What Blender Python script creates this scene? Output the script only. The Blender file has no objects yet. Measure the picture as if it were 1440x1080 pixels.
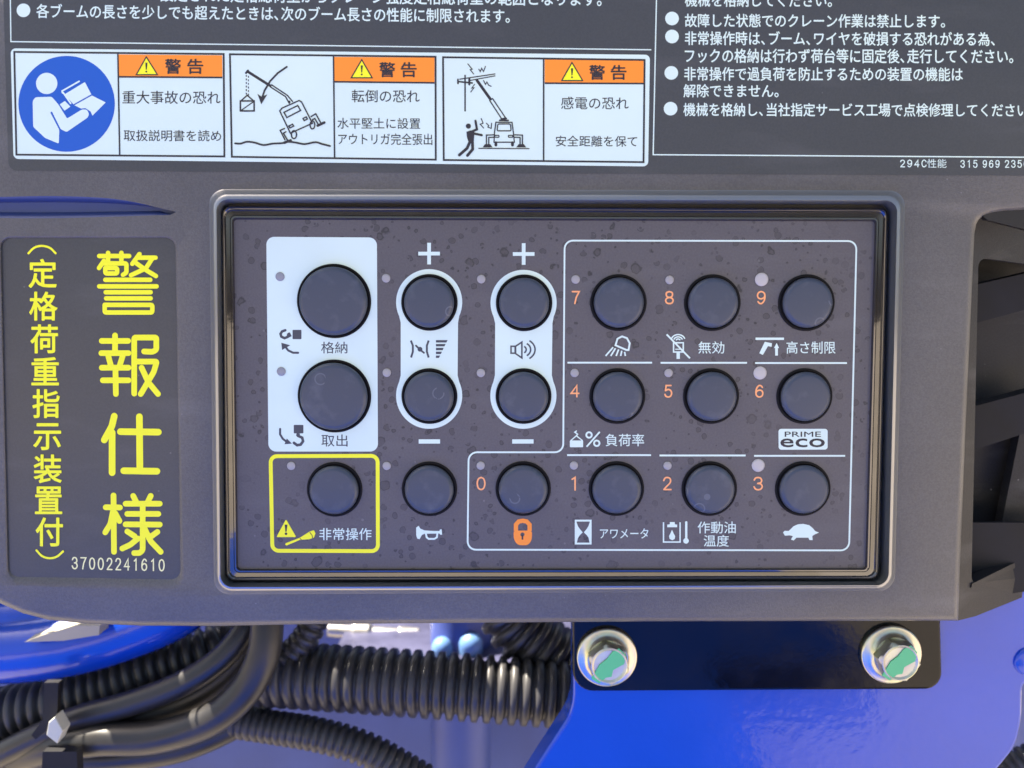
import bpy, math, random
from mathutils import Vector, Matrix, geometry, noise

random.seed(7)
S = bpy.context.scene
C = S.collection

# ------------------------------------------------------------------ camera
F_PX, THETA, DIST = 1200.0, math.radians(5.26), 0.24
FWD = Vector((0, math.cos(THETA), -math.sin(THETA)))
UP = Vector((0, math.sin(THETA), math.cos(THETA)))
RIGHT = Vector((1, 0, 0))
CAM = -FWD * DIST
cd = bpy.data.cameras.new('camera')
cd.sensor_width = 36; cd.lens = 36 * F_PX / 1440
cd.clip_start = 0.01; cd.clip_end = 500
cd.dof.use_dof = True; cd.dof.focus_distance = DIST; cd.dof.aperture_fstop = 10
cam = bpy.data.objects.new('camera', cd); C.objects.link(cam)
cam.location = CAM
cam.rotation_euler = (math.radians(90) - THETA, 0, 0)
S.camera = cam

# ------------------------------------------------------------------ light
SUN_EL, SUN_AZ = math.radians(60), math.radians(-80)     # azimuth from +Y (behind the panel) towards +X
W = bpy.data.worlds.new('World'); S.world = W; W.use_nodes = True
nt = W.node_tree
sky = nt.nodes.new('ShaderNodeTexSky'); sky.sky_type = 'NISHITA'; sky.sun_disc = False
sky.sun_elevation = SUN_EL; sky.sun_rotation = SUN_AZ
sky.air_density = 1.0; sky.dust_density = 4.0; sky.ozone_density = 0.2
bg = nt.nodes['Background']; bg.inputs[1].default_value = 0.05
nt.links.new(sky.outputs[0], bg.inputs[0])
sl = bpy.data.lights.new('sun', 'SUN'); sl.energy = 5.0; sl.angle = math.radians(0.5); sl.color = (1.0, 0.90, 0.74)
so = bpy.data.objects.new('sun', sl); C.objects.link(so)
sdir = Vector((math.sin(SUN_AZ) * math.cos(SUN_EL), math.cos(SUN_AZ) * math.cos(SUN_EL), math.sin(SUN_EL)))
so.rotation_euler = (-sdir).to_track_quat('-Z', 'Y').to_euler()
so.location = sdir * 3
S.view_settings.view_transform = 'Standard'; S.view_settings.look = 'None'
S.view_settings.gamma = 1; S.view_settings.use_curve_mapping = False
S.view_settings.exposure = 2.35

# ------------------------------------------------------------------ helpers
def ray(px, py):
    return (FWD * F_PX + RIGHT * (px - 720) + UP * (540 - py))

def P(px, py, Y=0.0):
    """point of the plane y = Y that the photo shows at (px, py)"""
    d = ray(px, py)
    t = (Y - CAM.y) / d.y
    return CAM + d * t

def SC(px, py, Y=0.0):
    return (P(px + 0.5, py, Y) - P(px - 0.5, py, Y)).length

def link(name, me, m=None, parent=None, loc=None):
    o = bpy.data.objects.new(name, me); C.objects.link(o)
    if m is not None:
        for x in (m if isinstance(m, (list, tuple)) else [m]): me.materials.append(x)
    if loc is not None: o.location = loc
    if parent is not None: o.parent = parent
    return o

def mesh(name, vs, fs, smooth=False, mi=None):
    me = bpy.data.meshes.new(name); me.from_pydata([tuple(v) for v in vs], [], fs)
    me.validate(); me.update()
    if smooth: me.polygons.foreach_set('use_smooth', [True] * len(me.polygons))
    if mi: me.polygons.foreach_set('material_index', mi[:len(me.polygons)])
    return me

def thing(name, label, cat, loc=(0, 0, 0), group=None):
    o = bpy.data.objects.new(name, None); C.objects.link(o); o.location = loc
    o.empty_display_size = 0.01
    tag(o, label, cat, group); return o

def tag(o, label, cat=None, group=None):
    o['label'] = label
    if cat: o['category'] = cat
    if group: o['group'] = group
    return o

def grime(n, b, tc, col, amt):
    """fine grain, pale dust specks and a few faint wipe streaks over whatever already drives the colour"""
    def nd(t, **k):
        x = n.nodes.new(t)
        for a, v in k.items(): setattr(x, a, v)
        return x
    src = b.inputs['Base Color'].links[0].from_socket if b.inputs['Base Color'].links else None
    g = nd('ShaderNodeTexNoise'); g.inputs['Scale'].default_value = 1800; g.inputs['Detail'].default_value = 3; n.links.new(tc.outputs['Object'], g.inputs['Vector'])
    r = nd('ShaderNodeMapRange'); r.inputs[1].default_value = .35; r.inputs[2].default_value = .65; r.inputs[3].default_value = 1 - .22 * amt; r.inputs[4].default_value = 1 + .22 * amt; n.links.new(g.outputs[0], r.inputs[0])
    m1 = nd('ShaderNodeMix', data_type='RGBA', blend_type='MULTIPLY'); m1.inputs[0].default_value = 1; m1.inputs[6].default_value = (*col, 1)
    if src: n.links.new(src, m1.inputs[6])
    n.links.new(r.outputs[0], m1.inputs[7])
    v = nd('ShaderNodeTexVoronoi'); v.inputs['Scale'].default_value = 260; n.links.new(tc.outputs['Object'], v.inputs['Vector'])
    sp = nd('ShaderNodeSeparateColor'); n.links.new(v.outputs['Color'], sp.inputs[0])
    def mt(op, a, c, d=None):
        x = nd('ShaderNodeMath', operation=op)
        for i, q in enumerate((a, c, d)):
            if q is None: continue
            if isinstance(q, (int, float)): x.inputs[i].default_value = q
            else: n.links.new(q, x.inputs[i])
        return x.outputs[0]
    sz = mt('MULTIPLY', sp.outputs[1], .10)
    speck = mt('MULTIPLY', mt('LESS_THAN', v.outputs['Distance'], sz), mt('GREATER_THAN', sp.outputs[0], .80))
    mp = nd('ShaderNodeMapping'); mp.inputs['Scale'].default_value = (14, 14, 60); mp.inputs['Rotation'].default_value = (0, .5, 0); n.links.new(tc.outputs['Object'], mp.inputs['Vector'])
    w = nd('ShaderNodeTexNoise'); w.inputs['Scale'].default_value = 2.0; w.inputs['Detail'].default_value = 7; n.links.new(mp.outputs[0], w.inputs['Vector'])
    wr = nd('ShaderNodeMapRange'); wr.inputs[1].default_value = .55; wr.inputs[2].default_value = .8; wr.inputs[3].default_value = 0; wr.inputs[4].default_value = .22; n.links.new(w.outputs[0], wr.inputs[0])
    f = mt('MULTIPLY', mt('MAXIMUM', mt('MULTIPLY', speck, .55), wr.outputs[0]), amt)
    m2 = nd('ShaderNodeMix', data_type='RGBA'); m2.inputs[7].default_value = (.34, .33, .31, 1); n.links.new(f, m2.inputs[0]); n.links.new(m1.outputs[2], m2.inputs[6])
    n.links.new(m2.outputs[2], b.inputs['Base Color'])

def mat(name, col, rough=0.5, metal=0.0, coat=0.0, bump=0.0, bscale=400.0, var=0.0, vscale=30.0, spec=0.5, crough=0.05, dust=0.0, cior=1.5):
    m = bpy.data.materials.new(name); m.use_nodes = True
    n = m.node_tree; b = n.nodes['Principled BSDF']
    b.inputs['Base Color'].default_value = (*col, 1); b.inputs['Roughness'].default_value = rough
    b.inputs['Metallic'].default_value = metal; b.inputs['Coat Weight'].default_value = coat
    b.inputs['Coat Roughness'].default_value = crough
    b.inputs['Specular IOR Level'].default_value = spec; b.inputs['Coat IOR'].default_value = cior
    tc = n.nodes.new('ShaderNodeTexCoord')
    if var:
        t = n.nodes.new('ShaderNodeTexNoise'); t.inputs['Scale'].default_value = vscale; t.inputs['Detail'].default_value = 6
        n.links.new(tc.outputs['Object'], t.inputs['Vector'])
        r = n.nodes.new('ShaderNodeMapRange'); r.inputs[1].default_value = .3; r.inputs[2].default_value = .7
        r.inputs[3].default_value = 1 - var; r.inputs[4].default_value = 1 + var
        n.links.new(t.outputs[0], r.inputs[0])
        mx = n.nodes.new('ShaderNodeMix'); mx.data_type = 'RGBA'; mx.blend_type = 'MULTIPLY'; mx.inputs[0].default_value = 1
        mx.inputs[6].default_value = (*col, 1); n.links.new(r.outputs[0], mx.inputs[7])
        n.links.new(mx.outputs[2], b.inputs['Base Color'])
        r2 = n.nodes.new('ShaderNodeMapRange'); r2.inputs[1].default_value = .3; r2.inputs[2].default_value = .7
        r2.inputs[3].default_value = max(.02, rough - var * .3); r2.inputs[4].default_value = min(1, rough + var * .3)
        n.links.new(t.outputs[0], r2.inputs[0]); n.links.new(r2.outputs[0], b.inputs['Roughness'])
    if dust:
        grime(n, b, tc, col, dust)
    if bump:
        t2 = n.nodes.new('ShaderNodeTexNoise'); t2.inputs['Scale'].default_value = bscale; t2.inputs['Detail'].default_value = 4
        n.links.new(tc.outputs['Object'], t2.inputs['Vector'])
        bp = n.nodes.new('ShaderNodeBump'); bp.inputs['Strength'].default_value = bump; bp.inputs['Distance'].default_value = 0.0005
        n.links.new(t2.outputs[0], bp.inputs['Height']); n.links.new(bp.outputs[0], b.inputs['Normal'])
        if coat and bump: n.links.new(bp.outputs[0], b.inputs['Coat Normal'])
    return m

M = {}
M['casing'] = mat('casing_plastic', (.088, .086, .083), .40, bump=.25, bscale=2600, dust=.5, var=.12, vscale=25)
M['decal'] = mat('decal_film', (.052, .055, .054), .34, dust=.35, var=.08, vscale=12)
M['rim'] = mat('gloss_rim', (.012, .010, .012), .10, coat=1.0, bump=.12, bscale=70, cior=1.8, spec=.5, vscale=60)
M['gap'] = mat('gap_black', (.004, .004, .005), .5)
M['button'] = mat('button_rubber', (.044, .056, .080), .38, bump=.05, bscale=2500)
def smudges(m, col):
    n = m.node_tree; b = n.nodes['Principled BSDF']; tc = n.nodes.new('ShaderNodeTexCoord')
    oi = n.nodes.new('ShaderNodeObjectInfo'); off = n.nodes.new('ShaderNodeVectorMath'); off.operation = 'ADD'
    n.links.new(tc.outputs['Object'], off.inputs[0]); n.links.new(oi.outputs['Random'], off.inputs[1])
    nz = n.nodes.new('ShaderNodeTexNoise'); nz.inputs['Scale'].default_value = 260; nz.inputs['Detail'].default_value = 5; n.links.new(off.outputs[0], nz.inputs['Vector'])
    r = n.nodes.new('ShaderNodeMapRange'); r.inputs[1].default_value = .54; r.inputs[2].default_value = .80; r.inputs[3].default_value = 0; r.inputs[4].default_value = .16; n.links.new(nz.outputs[0], r.inputs[0])
    v = n.nodes.new('ShaderNodeTexVoronoi'); v.inputs['Scale'].default_value = 170; n.links.new(off.outputs[0], v.inputs['Vector'])
    sp = n.nodes.new('ShaderNodeSeparateColor'); n.links.new(v.outputs['Color'], sp.inputs[0])
    def mt(op, a, b_, c=None):
        x = n.nodes.new('ShaderNodeMath'); x.operation = op
        for i, q in enumerate((a, b_, c)):
            if q is None: continue
            if isinstance(q, (int, float)): x.inputs[i].default_value = q
            else: n.links.new(q, x.inputs[i])
        return x.outputs[0]
    ring = mt('MULTIPLY', mt('COMPARE', v.outputs['Distance'], .26, .03), mt('GREATER_THAN', sp.outputs[0], .86))
    ring = mt('MULTIPLY', mt('MULTIPLY', ring, .28), mt('GREATER_THAN', nz.outputs[0], .47))
    f = mt('MAXIMUM', r.outputs[0], ring)
    mx = n.nodes.new('ShaderNodeMix'); mx.data_type = 'RGBA'; mx.inputs[6].default_value = (*col, 1); mx.inputs[7].default_value = (.22, .24, .27, 1)
    n.links.new(f, mx.inputs[0]); n.links.new(mx.outputs[2], b.inputs['Base Color'])
smudges(M['button'], (.044, .056, .080))
M['bezel'] = mat('bezel_plastic', (.10, .11, .115), .28, coat=1.0, spec=.9, crough=.16, cior=2.0)
M['gasket'] = mat('gasket_black', (.003, .003, .004), .6, spec=.2)
M['wing'] = mat('wing_plastic', (.020, .020, .022), .5, bump=.2, bscale=2600, dust=.7, spec=.3)
M['dark'] = mat('dark_matte_plastic', (.016, .016, .018), .6, var=.3, vscale=80, spec=.2)
M['white'] = mat('white_ink', (.65, .80, .69), .45, var=.03, vscale=40)
M['sticker'] = mat('white_sticker', (.65, .80, .69), .35, var=.03, vscale=30)
M['black'] = mat('black_ink', (.022, .020, .024), .5)
M['grey_ink'] = mat('grey_ink', (.055, .06, .07), .5)
M['yellow'] = mat('yellow_ink', (.92, .90, .015), .45)
M['pale_yellow'] = mat('pale_yellow_ink', (.82, .80, .38), .45)
M['orange'] = mat('orange_ink', (.95, .28, .02), .45)
M['orange_num'] = mat('orange_number_ink', (.95, .40, .15), .45)
M['blue_ink'] = mat('blue_ink', (.0, .092, .44), .45)
M['led'] = mat('indicator_lens', (.45, .43, .40), .3)
M['led_small'] = mat('small_indicator_lens', (.33, .32, .305), .3)
M['led_dim'] = mat('indicator_lens_on_white', (.26, .27, .28), .3)
M['paint'] = mat('blue_paint', (.004, .056, .45), .25, coat=.5, spec=.4, bump=.18, bscale=260, var=.06, vscale=40)
M['paint_back'] = mat('blue_paint_shaded', (.055, .085, .30), .5, bump=.1, bscale=150, var=.15, vscale=30)  # same blue paint with sky-lit shade mixed into its colour
M['ledge'] = mat('ledge_paint', (.050, .052, .105), .5, bump=.2, bscale=120, var=.3, vscale=60)
M['silver'] = mat('dull_silver', (.42, .41, .40), .42, metal=.85, var=.2, vscale=90)
M['pale_blue'] = mat('pale_blue_paint', (.10, .20, .42), .4, var=.2, vscale=90)
M['groove'] = mat('grip_reflection_blue', (.030, .050, .155), .45)  # blue reflection put into the groove's base colour
M['hose'] = mat('hose_rubber', (.021, .020, .020), .40, var=.25, vscale=60)
M['conduit'] = mat('conduit_plastic', (.038, .037, .039), .40, var=.25, vscale=60)
M['plate'] = mat('black_gloss_plate', (.003, .003, .004), .10, spec=.25, bump=.06, bscale=300, var=.3, vscale=60)
M['cream'] = mat('cream_plastic', (.33, .30, .23), .5, var=.1)
M['clasp'] = mat('clasp_nylon', (.50, .50, .42), .45)
M['green'] = mat('green_marker', (.10, .50, .21), .5)
M['ground'] = mat('ground_asphalt', (.27, .235, .19), .9, var=.2, vscale=.8)
M['concrete'] = mat('concrete', (.34, .30, .26), .9, var=.15, vscale=.8)

def zinc(name, rough):
    m = bpy.data.materials.new(name); m.use_nodes = True; n = m.node_tree; b = n.nodes['Principled BSDF']
    b.inputs['Metallic'].default_value = 1; b.inputs['Roughness'].default_value = rough
    tc = n.nodes.new('ShaderNodeTexCoord'); t = n.nodes.new('ShaderNodeTexNoise'); t.inputs['Scale'].default_value = 110; t.inputs['Detail'].default_value = 3
    n.links.new(tc.outputs['Object'], t.inputs['Vector'])
    r = n.nodes.new('ShaderNodeValToRGB'); e = r.color_ramp.elements
    e[0].position = .3; e[0].color = (.50, .50, .28, 1); e[1].position = .7; e[1].color = (.40, .50, .48, 1)
    x = e.new(.45); x.color = (.56, .57, .44, 1); x = e.new(.55); x.color = (.52, .47, .42, 1)
    n.links.new(t.outputs[0], r.inputs[0]); n.links.new(r.outputs[0], b.inputs['Base Color'])
    return m
M['zinc'] = zinc('yellow_zinc', .3); M['zinc_dull'] = zinc('dull_yellow_zinc', .5)

def keypad_film():
    """dark membrane with dried water marks: blotches with a darker edge (a stain of the surface itself)"""
    m = mat('keypad_film', (.046, .042, .044), .42); n = m.node_tree; b = n.nodes['Principled BSDF']
    tc = n.nodes.new('ShaderNodeTexCoord')
    def node(t, **k):
        x = n.nodes.new(t)
        for a, v in k.items(): setattr(x, a, v)
        return x
    def math_(op, a, b_=None, c=None):
        x = node('ShaderNodeMath', operation=op); x.use_clamp = False
        for i, v in enumerate((a, b_, c)):
            if v is None: continue
            if isinstance(v, (int, float)): x.inputs[i].default_value = v
            else: n.links.new(v, x.inputs[i])
        return x.outputs[0]
    wob = node('ShaderNodeTexNoise'); wob.inputs['Scale'].default_value = 420; wob.inputs['Detail'].default_value = 2
    n.links.new(tc.outputs['Object'], wob.inputs['Vector'])
    sub = node('ShaderNodeVectorMath', operation='SUBTRACT'); sub.inputs[1].default_value = (.5, .5, .5); n.links.new(wob.outputs['Color'], sub.inputs[0])
    total = None
    for scale, amt, thr, rad in ((200, .0022, .36, .22), (430, .0010, .30, .30), (120, .003, .86, .13)):
        scl = node('ShaderNodeVectorMath', operation='SCALE'); scl.inputs['Scale'].default_value = amt; n.links.new(sub.outputs[0], scl.inputs[0])
        add = node('ShaderNodeVectorMath', operation='ADD'); n.links.new(tc.outputs['Object'], add.inputs[0]); n.links.new(scl.outputs[0], add.inputs[1])
        v = node('ShaderNodeTexVoronoi'); v.voronoi_dimensions = '3D'; v.inputs['Scale'].default_value = scale; v.inputs['Randomness'].default_value = .9
        n.links.new(add.outputs[0], v.inputs['Vector'])
        sepc = node('ShaderNodeSeparateColor'); n.links.new(v.outputs['Color'], sepc.inputs[0])
        on = math_('GREATER_THAN', sepc.outputs[0], thr)
        rr = math_('MULTIPLY_ADD', sepc.outputs[1], rad, rad * .5)
        d = math_('SUBTRACT', rr, v.outputs['Distance'])           # >0 inside
        ins = math_('MINIMUM', math_('MAXIMUM', math_('MULTIPLY', d, 22), 0), 1)
        rimd = math_('SUBTRACT', 1, math_('MINIMUM', math_('MULTIPLY', math_('ABSOLUTE', math_('SUBTRACT', d, .035)), 20), 1))
        s = math_('ADD', math_('MULTIPLY', ins, .36), math_('MULTIPLY', rimd, .50))
        s = math_('MULTIPLY', s, on)
        total = s if total is None else math_('MAXIMUM', total, s)
    # spots thin out towards the edge of the film
    big = node('ShaderNodeTexNoise'); big.inputs['Scale'].default_value = 28; n.links.new(tc.outputs['Object'], big.inputs['Vector'])
    msk = node('ShaderNodeMapRange'); msk.inputs[1].default_value = .33; msk.inputs[2].default_value = .5; n.links.new(big.outputs[0], msk.inputs[0])
    total = math_('MULTIPLY', total, msk.outputs[0])
    mx = node('ShaderNodeMix', data_type='RGBA'); mx.inputs[6].default_value = (.090, .084, .086, 1); mx.inputs[7].default_value = (.012, .011, .013, 1)
    n.links.new(total, mx.inputs[0]); n.links.new(mx.outputs[2], b.inputs['Base Color']); grime(n, b, tc, (.08, .074, .075), .35)
    n.links.new(math_('MULTIPLY_ADD', total, -.10, .44), b.inputs['Roughness'])
    return m
M['film'] = keypad_film()

# ---- 2-D art on a plane, drawn in photo pixels and laid on the real plane y = Y
_gl = {}
def glyph(ch, off=0.0):
    k = (ch, off)
    if k not in _gl:
        c = bpy.data.curves.new('t', 'FONT'); c.body = ch; c.size = 1; c.resolution_u = 3; c.offset = min(off, 0)
        o = bpy.data.objects.new('t', c)
        me = bpy.data.meshes.new_from_object(o)
        _gl[k] = ([(v.co.x, v.co.y) for v in me.vertices], [tuple(p.vertices) for p in me.polygons])
        bpy.data.objects.remove(o); bpy.data.curves.remove(c); bpy.data.meshes.remove(me)
    return _gl[k]

def arc(cx, cy, rx, ry, a0, a1, n=16):
    return [(cx + rx * math.cos(math.radians(a0 + (a1 - a0) * i / n)), cy + ry * math.sin(math.radians(a0 + (a1 - a0) * i / n))) for i in range(n + 1)]

def rquad(q, r, n=7):
    """closed outline of a 4-corner figure with rounded corners (same count always)"""
    out = []
    rs = r if isinstance(r, (list, tuple)) else [r] * 4
    for i in range(4):
        p = Vector(q[i]); a = (Vector(q[i - 1]) - p).normalized(); b = (Vector(q[(i + 1) % 4]) - p).normalized()
        s, e = p + a * rs[i], p + b * rs[i]
        for k in range(n + 1):
            t = k / n
            # quadratic-ish round corner (rational, near circular)
            w = math.sqrt(.5); den = (1 - t) ** 2 + 2 * w * t * (1 - t) + t * t
            out.append(tuple(((1 - t) ** 2 * s + 2 * w * t * (1 - t) * p + t * t * e) / den))
    return out

def rounded(pts, r, n=6):
    out = []
    N = len(pts)
    for i in range(N):
        p = Vector(pts[i]); a = Vector(pts[i - 1]) - p; b = Vector(pts[(i + 1) % N]) - p
        rr = min(r, a.length * .45, b.length * .45); s, e = p + a.normalized() * rr, p + b.normalized() * rr
        w = .75
        for k in range(n + 1):
            t = k / n; den = (1 - t) ** 2 + 2 * w * t * (1 - t) + t * t
            out.append(tuple(((1 - t) ** 2 * s + 2 * w * t * (1 - t) * p + t * t * e) / den))
    return out

def rect(x0, y0, x1, y1): return [(x0, y0), (x1, y0), (x1, y1), (x0, y1)]

DIG = {'0': [[(.5, 0), (.85, .13), (1, .5), (.85, .87), (.5, 1), (.15, .87), (0, .5), (.15, .13), (.5, 0)]], '1': [[(.25, .18), (.6, 0), (.6, 1)]],
       '2': [[(.03, .25), (.2, .05), (.5, 0), (.82, .06), (.95, .27), (.8, .5), (.35, .78), (.05, 1)], [(.05, 1), (1, 1)]],
       '3': [[(.03, .2), (.2, .04), (.5, 0), (.8, .06), (.93, .25), (.8, .42), (.45, .48)], [(.45, .48), (.8, .52), (1, .73), (.82, .94), (.5, 1), (.18, .94), (0, .76)]],
       '4': [[(.75, 1), (.75, 0), (0, .7), (1, .7)]], '5': [[(.9, 0), (.18, 0), (.08, .45)], [(.08, .45), (.5, .34), (.85, .44), (1, .68), (.82, .93), (.48, 1), (.15, .94), (0, .78)]],
       '6': [[(.92, .16), (.72, .02), (.42, .02), (.12, .25), (.02, .6), (.12, .88), (.5, 1), (.86, .9), (.98, .67), (.84, .46), (.5, .4), (.15, .5), (.04, .66)]],
       '7': [[(0, 0), (1, 0), (.55, .5), (.35, 1)]],
       '8': [[(.5, 0), (.84, .07), (.93, .24), (.8, .42), (.5, .48), (.2, .42), (.07, .24), (.16, .07), (.5, 0)], [(.5, .48), (.85, .56), (1, .74), (.85, .94), (.5, 1), (.15, .94), (0, .74), (.15, .56), (.5, .48)]],
       'C': [[(1, .25), (.8, .05), (.5, 0), (.18, .1), (0, .5), (.18, .9), (.5, 1), (.82, .94), (1, .74)]]}
DIG['9'] = [[(1 - a, 1 - b) for a, b in DIG['6'][0]]]

class Art:
    def __init__(s, Y=0.0, tf=None):
        s.Y = Y; s.v = []; s.f = []; s.k = 0; s.tf = tf
    def _p(s, x, y):
        if s.tf: x, y = s.tf(x, y)
        return P(x, y, s.Y - s.k * 2.5e-6)
    def poly(s, pts, holes=()):
        loops = [[Vector((x, y, 0)) for x, y in pts]] + [[Vector((x, y, 0)) for x, y in h] for h in holes]
        tris = geometry.tessellate_polygon(loops)
        flat = [p for l in loops for p in l]; b = len(s.v)
        s.v += [s._p(p.x, p.y) for p in flat]
        for t in tris:
            a, c, d = (flat[i] for i in t)
            cr = (c.x - a.x) * (d.y - a.y) - (c.y - a.y) * (d.x - a.x)
            # y down in pixels: face the camera (-Y)
            s.f.append(tuple(b + i for i in (t if cr < 0 else t[::-1])))
        s.k += 1; return s
    def disc(s, cx, cy, r, ry=None, n=36): return s.poly(arc(cx, cy, r, ry or r, 0, 360 - 360 / n, n - 1))
    def stroke(s, pts, w, closed=False, cap=True):
        pts = [Vector(p) for p in pts]; N = len(pts); h = w / 2; L = []; R = []
        for i in range(N):
            if closed: a, b = pts[i - 1], pts[(i + 1) % N]
            else: a, b = pts[max(i - 1, 0)], pts[min(i + 1, N - 1)]
            d0 = (pts[i] - a); d1 = (b - pts[i])
            if d0.length < 1e-9: d0 = d1
            if d1.length < 1e-9: d1 = d0
            d0.normalize(); d1.normalize()
            n0 = Vector((-d0.y, d0.x)); n1 = Vector((-d1.y, d1.x)); m = (n0 + n1)
            m = n0 if m.length < 1e-6 else m.normalized()
            k = h / max(.45, m.dot(n0))
            L.append(pts[i] + m * k); R.append(pts[i] - m * k)
        if closed:
            b = len(s.v); s.v += [s._p(*p) for p in L] + [s._p(*p) for p in R]
            for i in range(N):
                j = (i + 1) % N; s.f.append((b + i, b + j, b + N + j, b + N + i))
            s.k += 1; return s
        # a strip of quads with fans for the round ends; it climbs a hair along its length so that it never meets itself
        b = len(s.v)
        for i in range(N):
            lift = Vector((0, -3e-7 * i, 0)); s.v.append(s._p(*L[i]) + lift); s.v.append(s._p(*R[i]) + lift)
        for i in range(N - 1): s.f.append((b + 2 * i, b + 2 * i + 2, b + 2 * i + 3, b + 2 * i + 1))
        if cap:
            for e, o_ in ((0, 1), (N - 1, N - 2)):
                d = (pts[e] - pts[o_]).normalized(); a = math.atan2(d.y, d.x); lift = Vector((0, -3e-7 * e, 0)); k0 = len(s.v)
                s.v += [s._p(*(pts[e] + Vector((math.cos(a + math.pi / 2 - math.pi * i / 8), math.sin(a + math.pi / 2 - math.pi * i / 8))) * h)) + lift for i in range(9)]
                s.f.append(tuple(range(k0, k0 + 9)))
        s.k += 1; return s
    def text(s, string, x0, y0, x1, y1, slope=0.0, off=0.0, em=True, narrow='、'):
        """CJK set glyph by glyph on em squares (or a Latin run), its ink fitted to the box"""
        V = []; Fs = []
        if em:
            x = 0
            for ch in string:
                if ch == ' ': x += .5; continue
                g, f = glyph(ch, off); b = len(V)
                V += [(gx + x, gy) for gx, gy in g]; Fs += [tuple(b + i for i in t) for t in f]
                x += .55 if ch in narrow else 1.0
        else:
            g, f = glyph(string, off); V = list(g); Fs = list(f)
        ax, bx = min(v[0] for v in V), max(v[0] for v in V); ay, by = min(v[1] for v in V), max(v[1] for v in V)
        # weight: the same ink struck again a hair to each side
        d = max(off, 0) * (y1 - y0); nd = 0 if d <= 0 else (8 if off > .015 else 4)
        for sx, sy in [(0, 0)] + [(d * math.cos(2 * math.pi * i / nd), d * math.sin(2 * math.pi * i / nd)) for i in range(nd)]:
            b = len(s.v)
            for gx, gy in V:
                X = x0 + d + (gx - ax) / (bx - ax) * (x1 - x0 - 2 * d); Yp = y1 - d - (gy - ay) / (by - ay) * (y1 - y0 - 2 * d) + slope * (X - x0)
                s.v.append(s._p(X + sx, Yp + sy))
            s.f += [tuple(b + i for i in t) for t in Fs]
            s.k += .5
        return s
    def digits(s, string, x0, y0, x1, y1, w, slope=0.0, adv=1.0):
        """figures drawn with a round pen, fitted to the box"""
        wid = [.5 if c == ' ' else adv for c in string]; n = sum(wid); cell = (x1 - x0) / (n - .28); x = 0
        for c, k in zip(string, wid):
            gw = cell * .72
            for st_ in DIG.get(c, ()):
                pts = st_ if len(st_) < 4 or c in '147' else [(p.x, p.y) for p in catmull([(a, b, 0) for a, b in st_], 4)]
                X = lambda u: x0 + x * cell + w / 2 + u * (gw - w); Yq = lambda u, v: y0 + w / 2 + v * (y1 - y0 - w) + slope * (X(u) - x0)
                s.stroke([(X(u), Yq(u, v)) for u, v in pts], w)
            x += k
        return s
    def build(s, name, m, parent, label=None):
        me = mesh(name, s.v, s.f)
        # one facing: towards the camera side
        flip = [p.index for p in me.polygons if p.normal.y > 0]
        if flip:
            import bmesh
            bm = bmesh.new(); bm.from_mesh(me); bm.faces.ensure_lookup_table()
            bmesh.ops.reverse_faces(bm, faces=[bm.faces[i] for i in flip]); bm.to_mesh(me); bm.free()
        o = link(name, me, m, parent)
        if label: o['label'] = label
        return o

def loft(loops, name, m, parent, smooth=False, cap_last=False, cap_first=False, mi=None):
    vs = [p for l in loops for p in l]; n = len(loops[0]); fs = []
    for k in range(len(loops) - 1):
        for i in range(n):
            j = (i + 1) % n; fs.append((k * n + i, k * n + j, (k + 1) * n + j, (k + 1) * n + i))
    if cap_last: fs.append(tuple((len(loops) - 1) * n + i for i in range(n)))
    if cap_first: fs.append(tuple(reversed(range(n))))
    import bmesh
    me = mesh(name, vs, fs)
    bm = bmesh.new(); bm.from_mesh(me); bmesh.ops.recalc_face_normals(bm, faces=bm.faces); bm.to_mesh(me); bm.free()
    if smooth: me.polygons.foreach_set('use_smooth', [True] * len(me.polygons)); 
    o = link(name, me, m, parent)
    if smooth:
        md = o.modifiers.new('edges', 'EDGE_SPLIT'); md.split_angle = math.radians(40)
    return o

def lathe(prof, n=48):
    """profile [(r, y)] spun about the Y axis"""
    vs = []; fs = []
    for r, y in prof:
        for i in range(n):
            a = 2 * math.pi * i / n; vs.append((r * math.cos(a), y, r * math.sin(a)))
    for k in range(len(prof) - 1):
        for i in range(n):
            j = (i + 1) % n; fs.append((k * n + i, (k + 1) * n + i, (k + 1) * n + j, k * n + j))
    return vs, fs

def lerpq(a, b, t): return [(a[i][0] + (b[i][0] - a[i][0]) * t, a[i][1] + (b[i][1] - a[i][1]) * t) for i in range(4)]
def onY(pts, Y): return [P(x, y, Y) for x, y in pts]

def catmull(pts, n):
    pts = [Vector(p) for p in pts]; ext = [2 * pts[0] - pts[1]] + pts + [2 * pts[-1] - pts[-2]]; out = []
    for i in range(1, len(ext) - 2):
        p0, p1, p2, p3 = ext[i - 1:i + 3]
        for k in range(n):
            t = k / n
            out.append(.5 * ((2 * p1) + (-p0 + p2) * t + (2 * p0 - 5 * p1 + 4 * p2 - p3) * t * t + (-p0 + 3 * p1 - 3 * p2 + p3) * t ** 3))
    out.append(pts[-1]); return out

def resample(pts, step):
    out = [pts[0]]; acc = 0
    for a, b in zip(pts, pts[1:]):
        L = (b - a).length; pos = step - acc
        while pos <= L: out.append(a + (b - a) * (pos / L)); pos += step
        acc = (acc + L) % step
    return out

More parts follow.
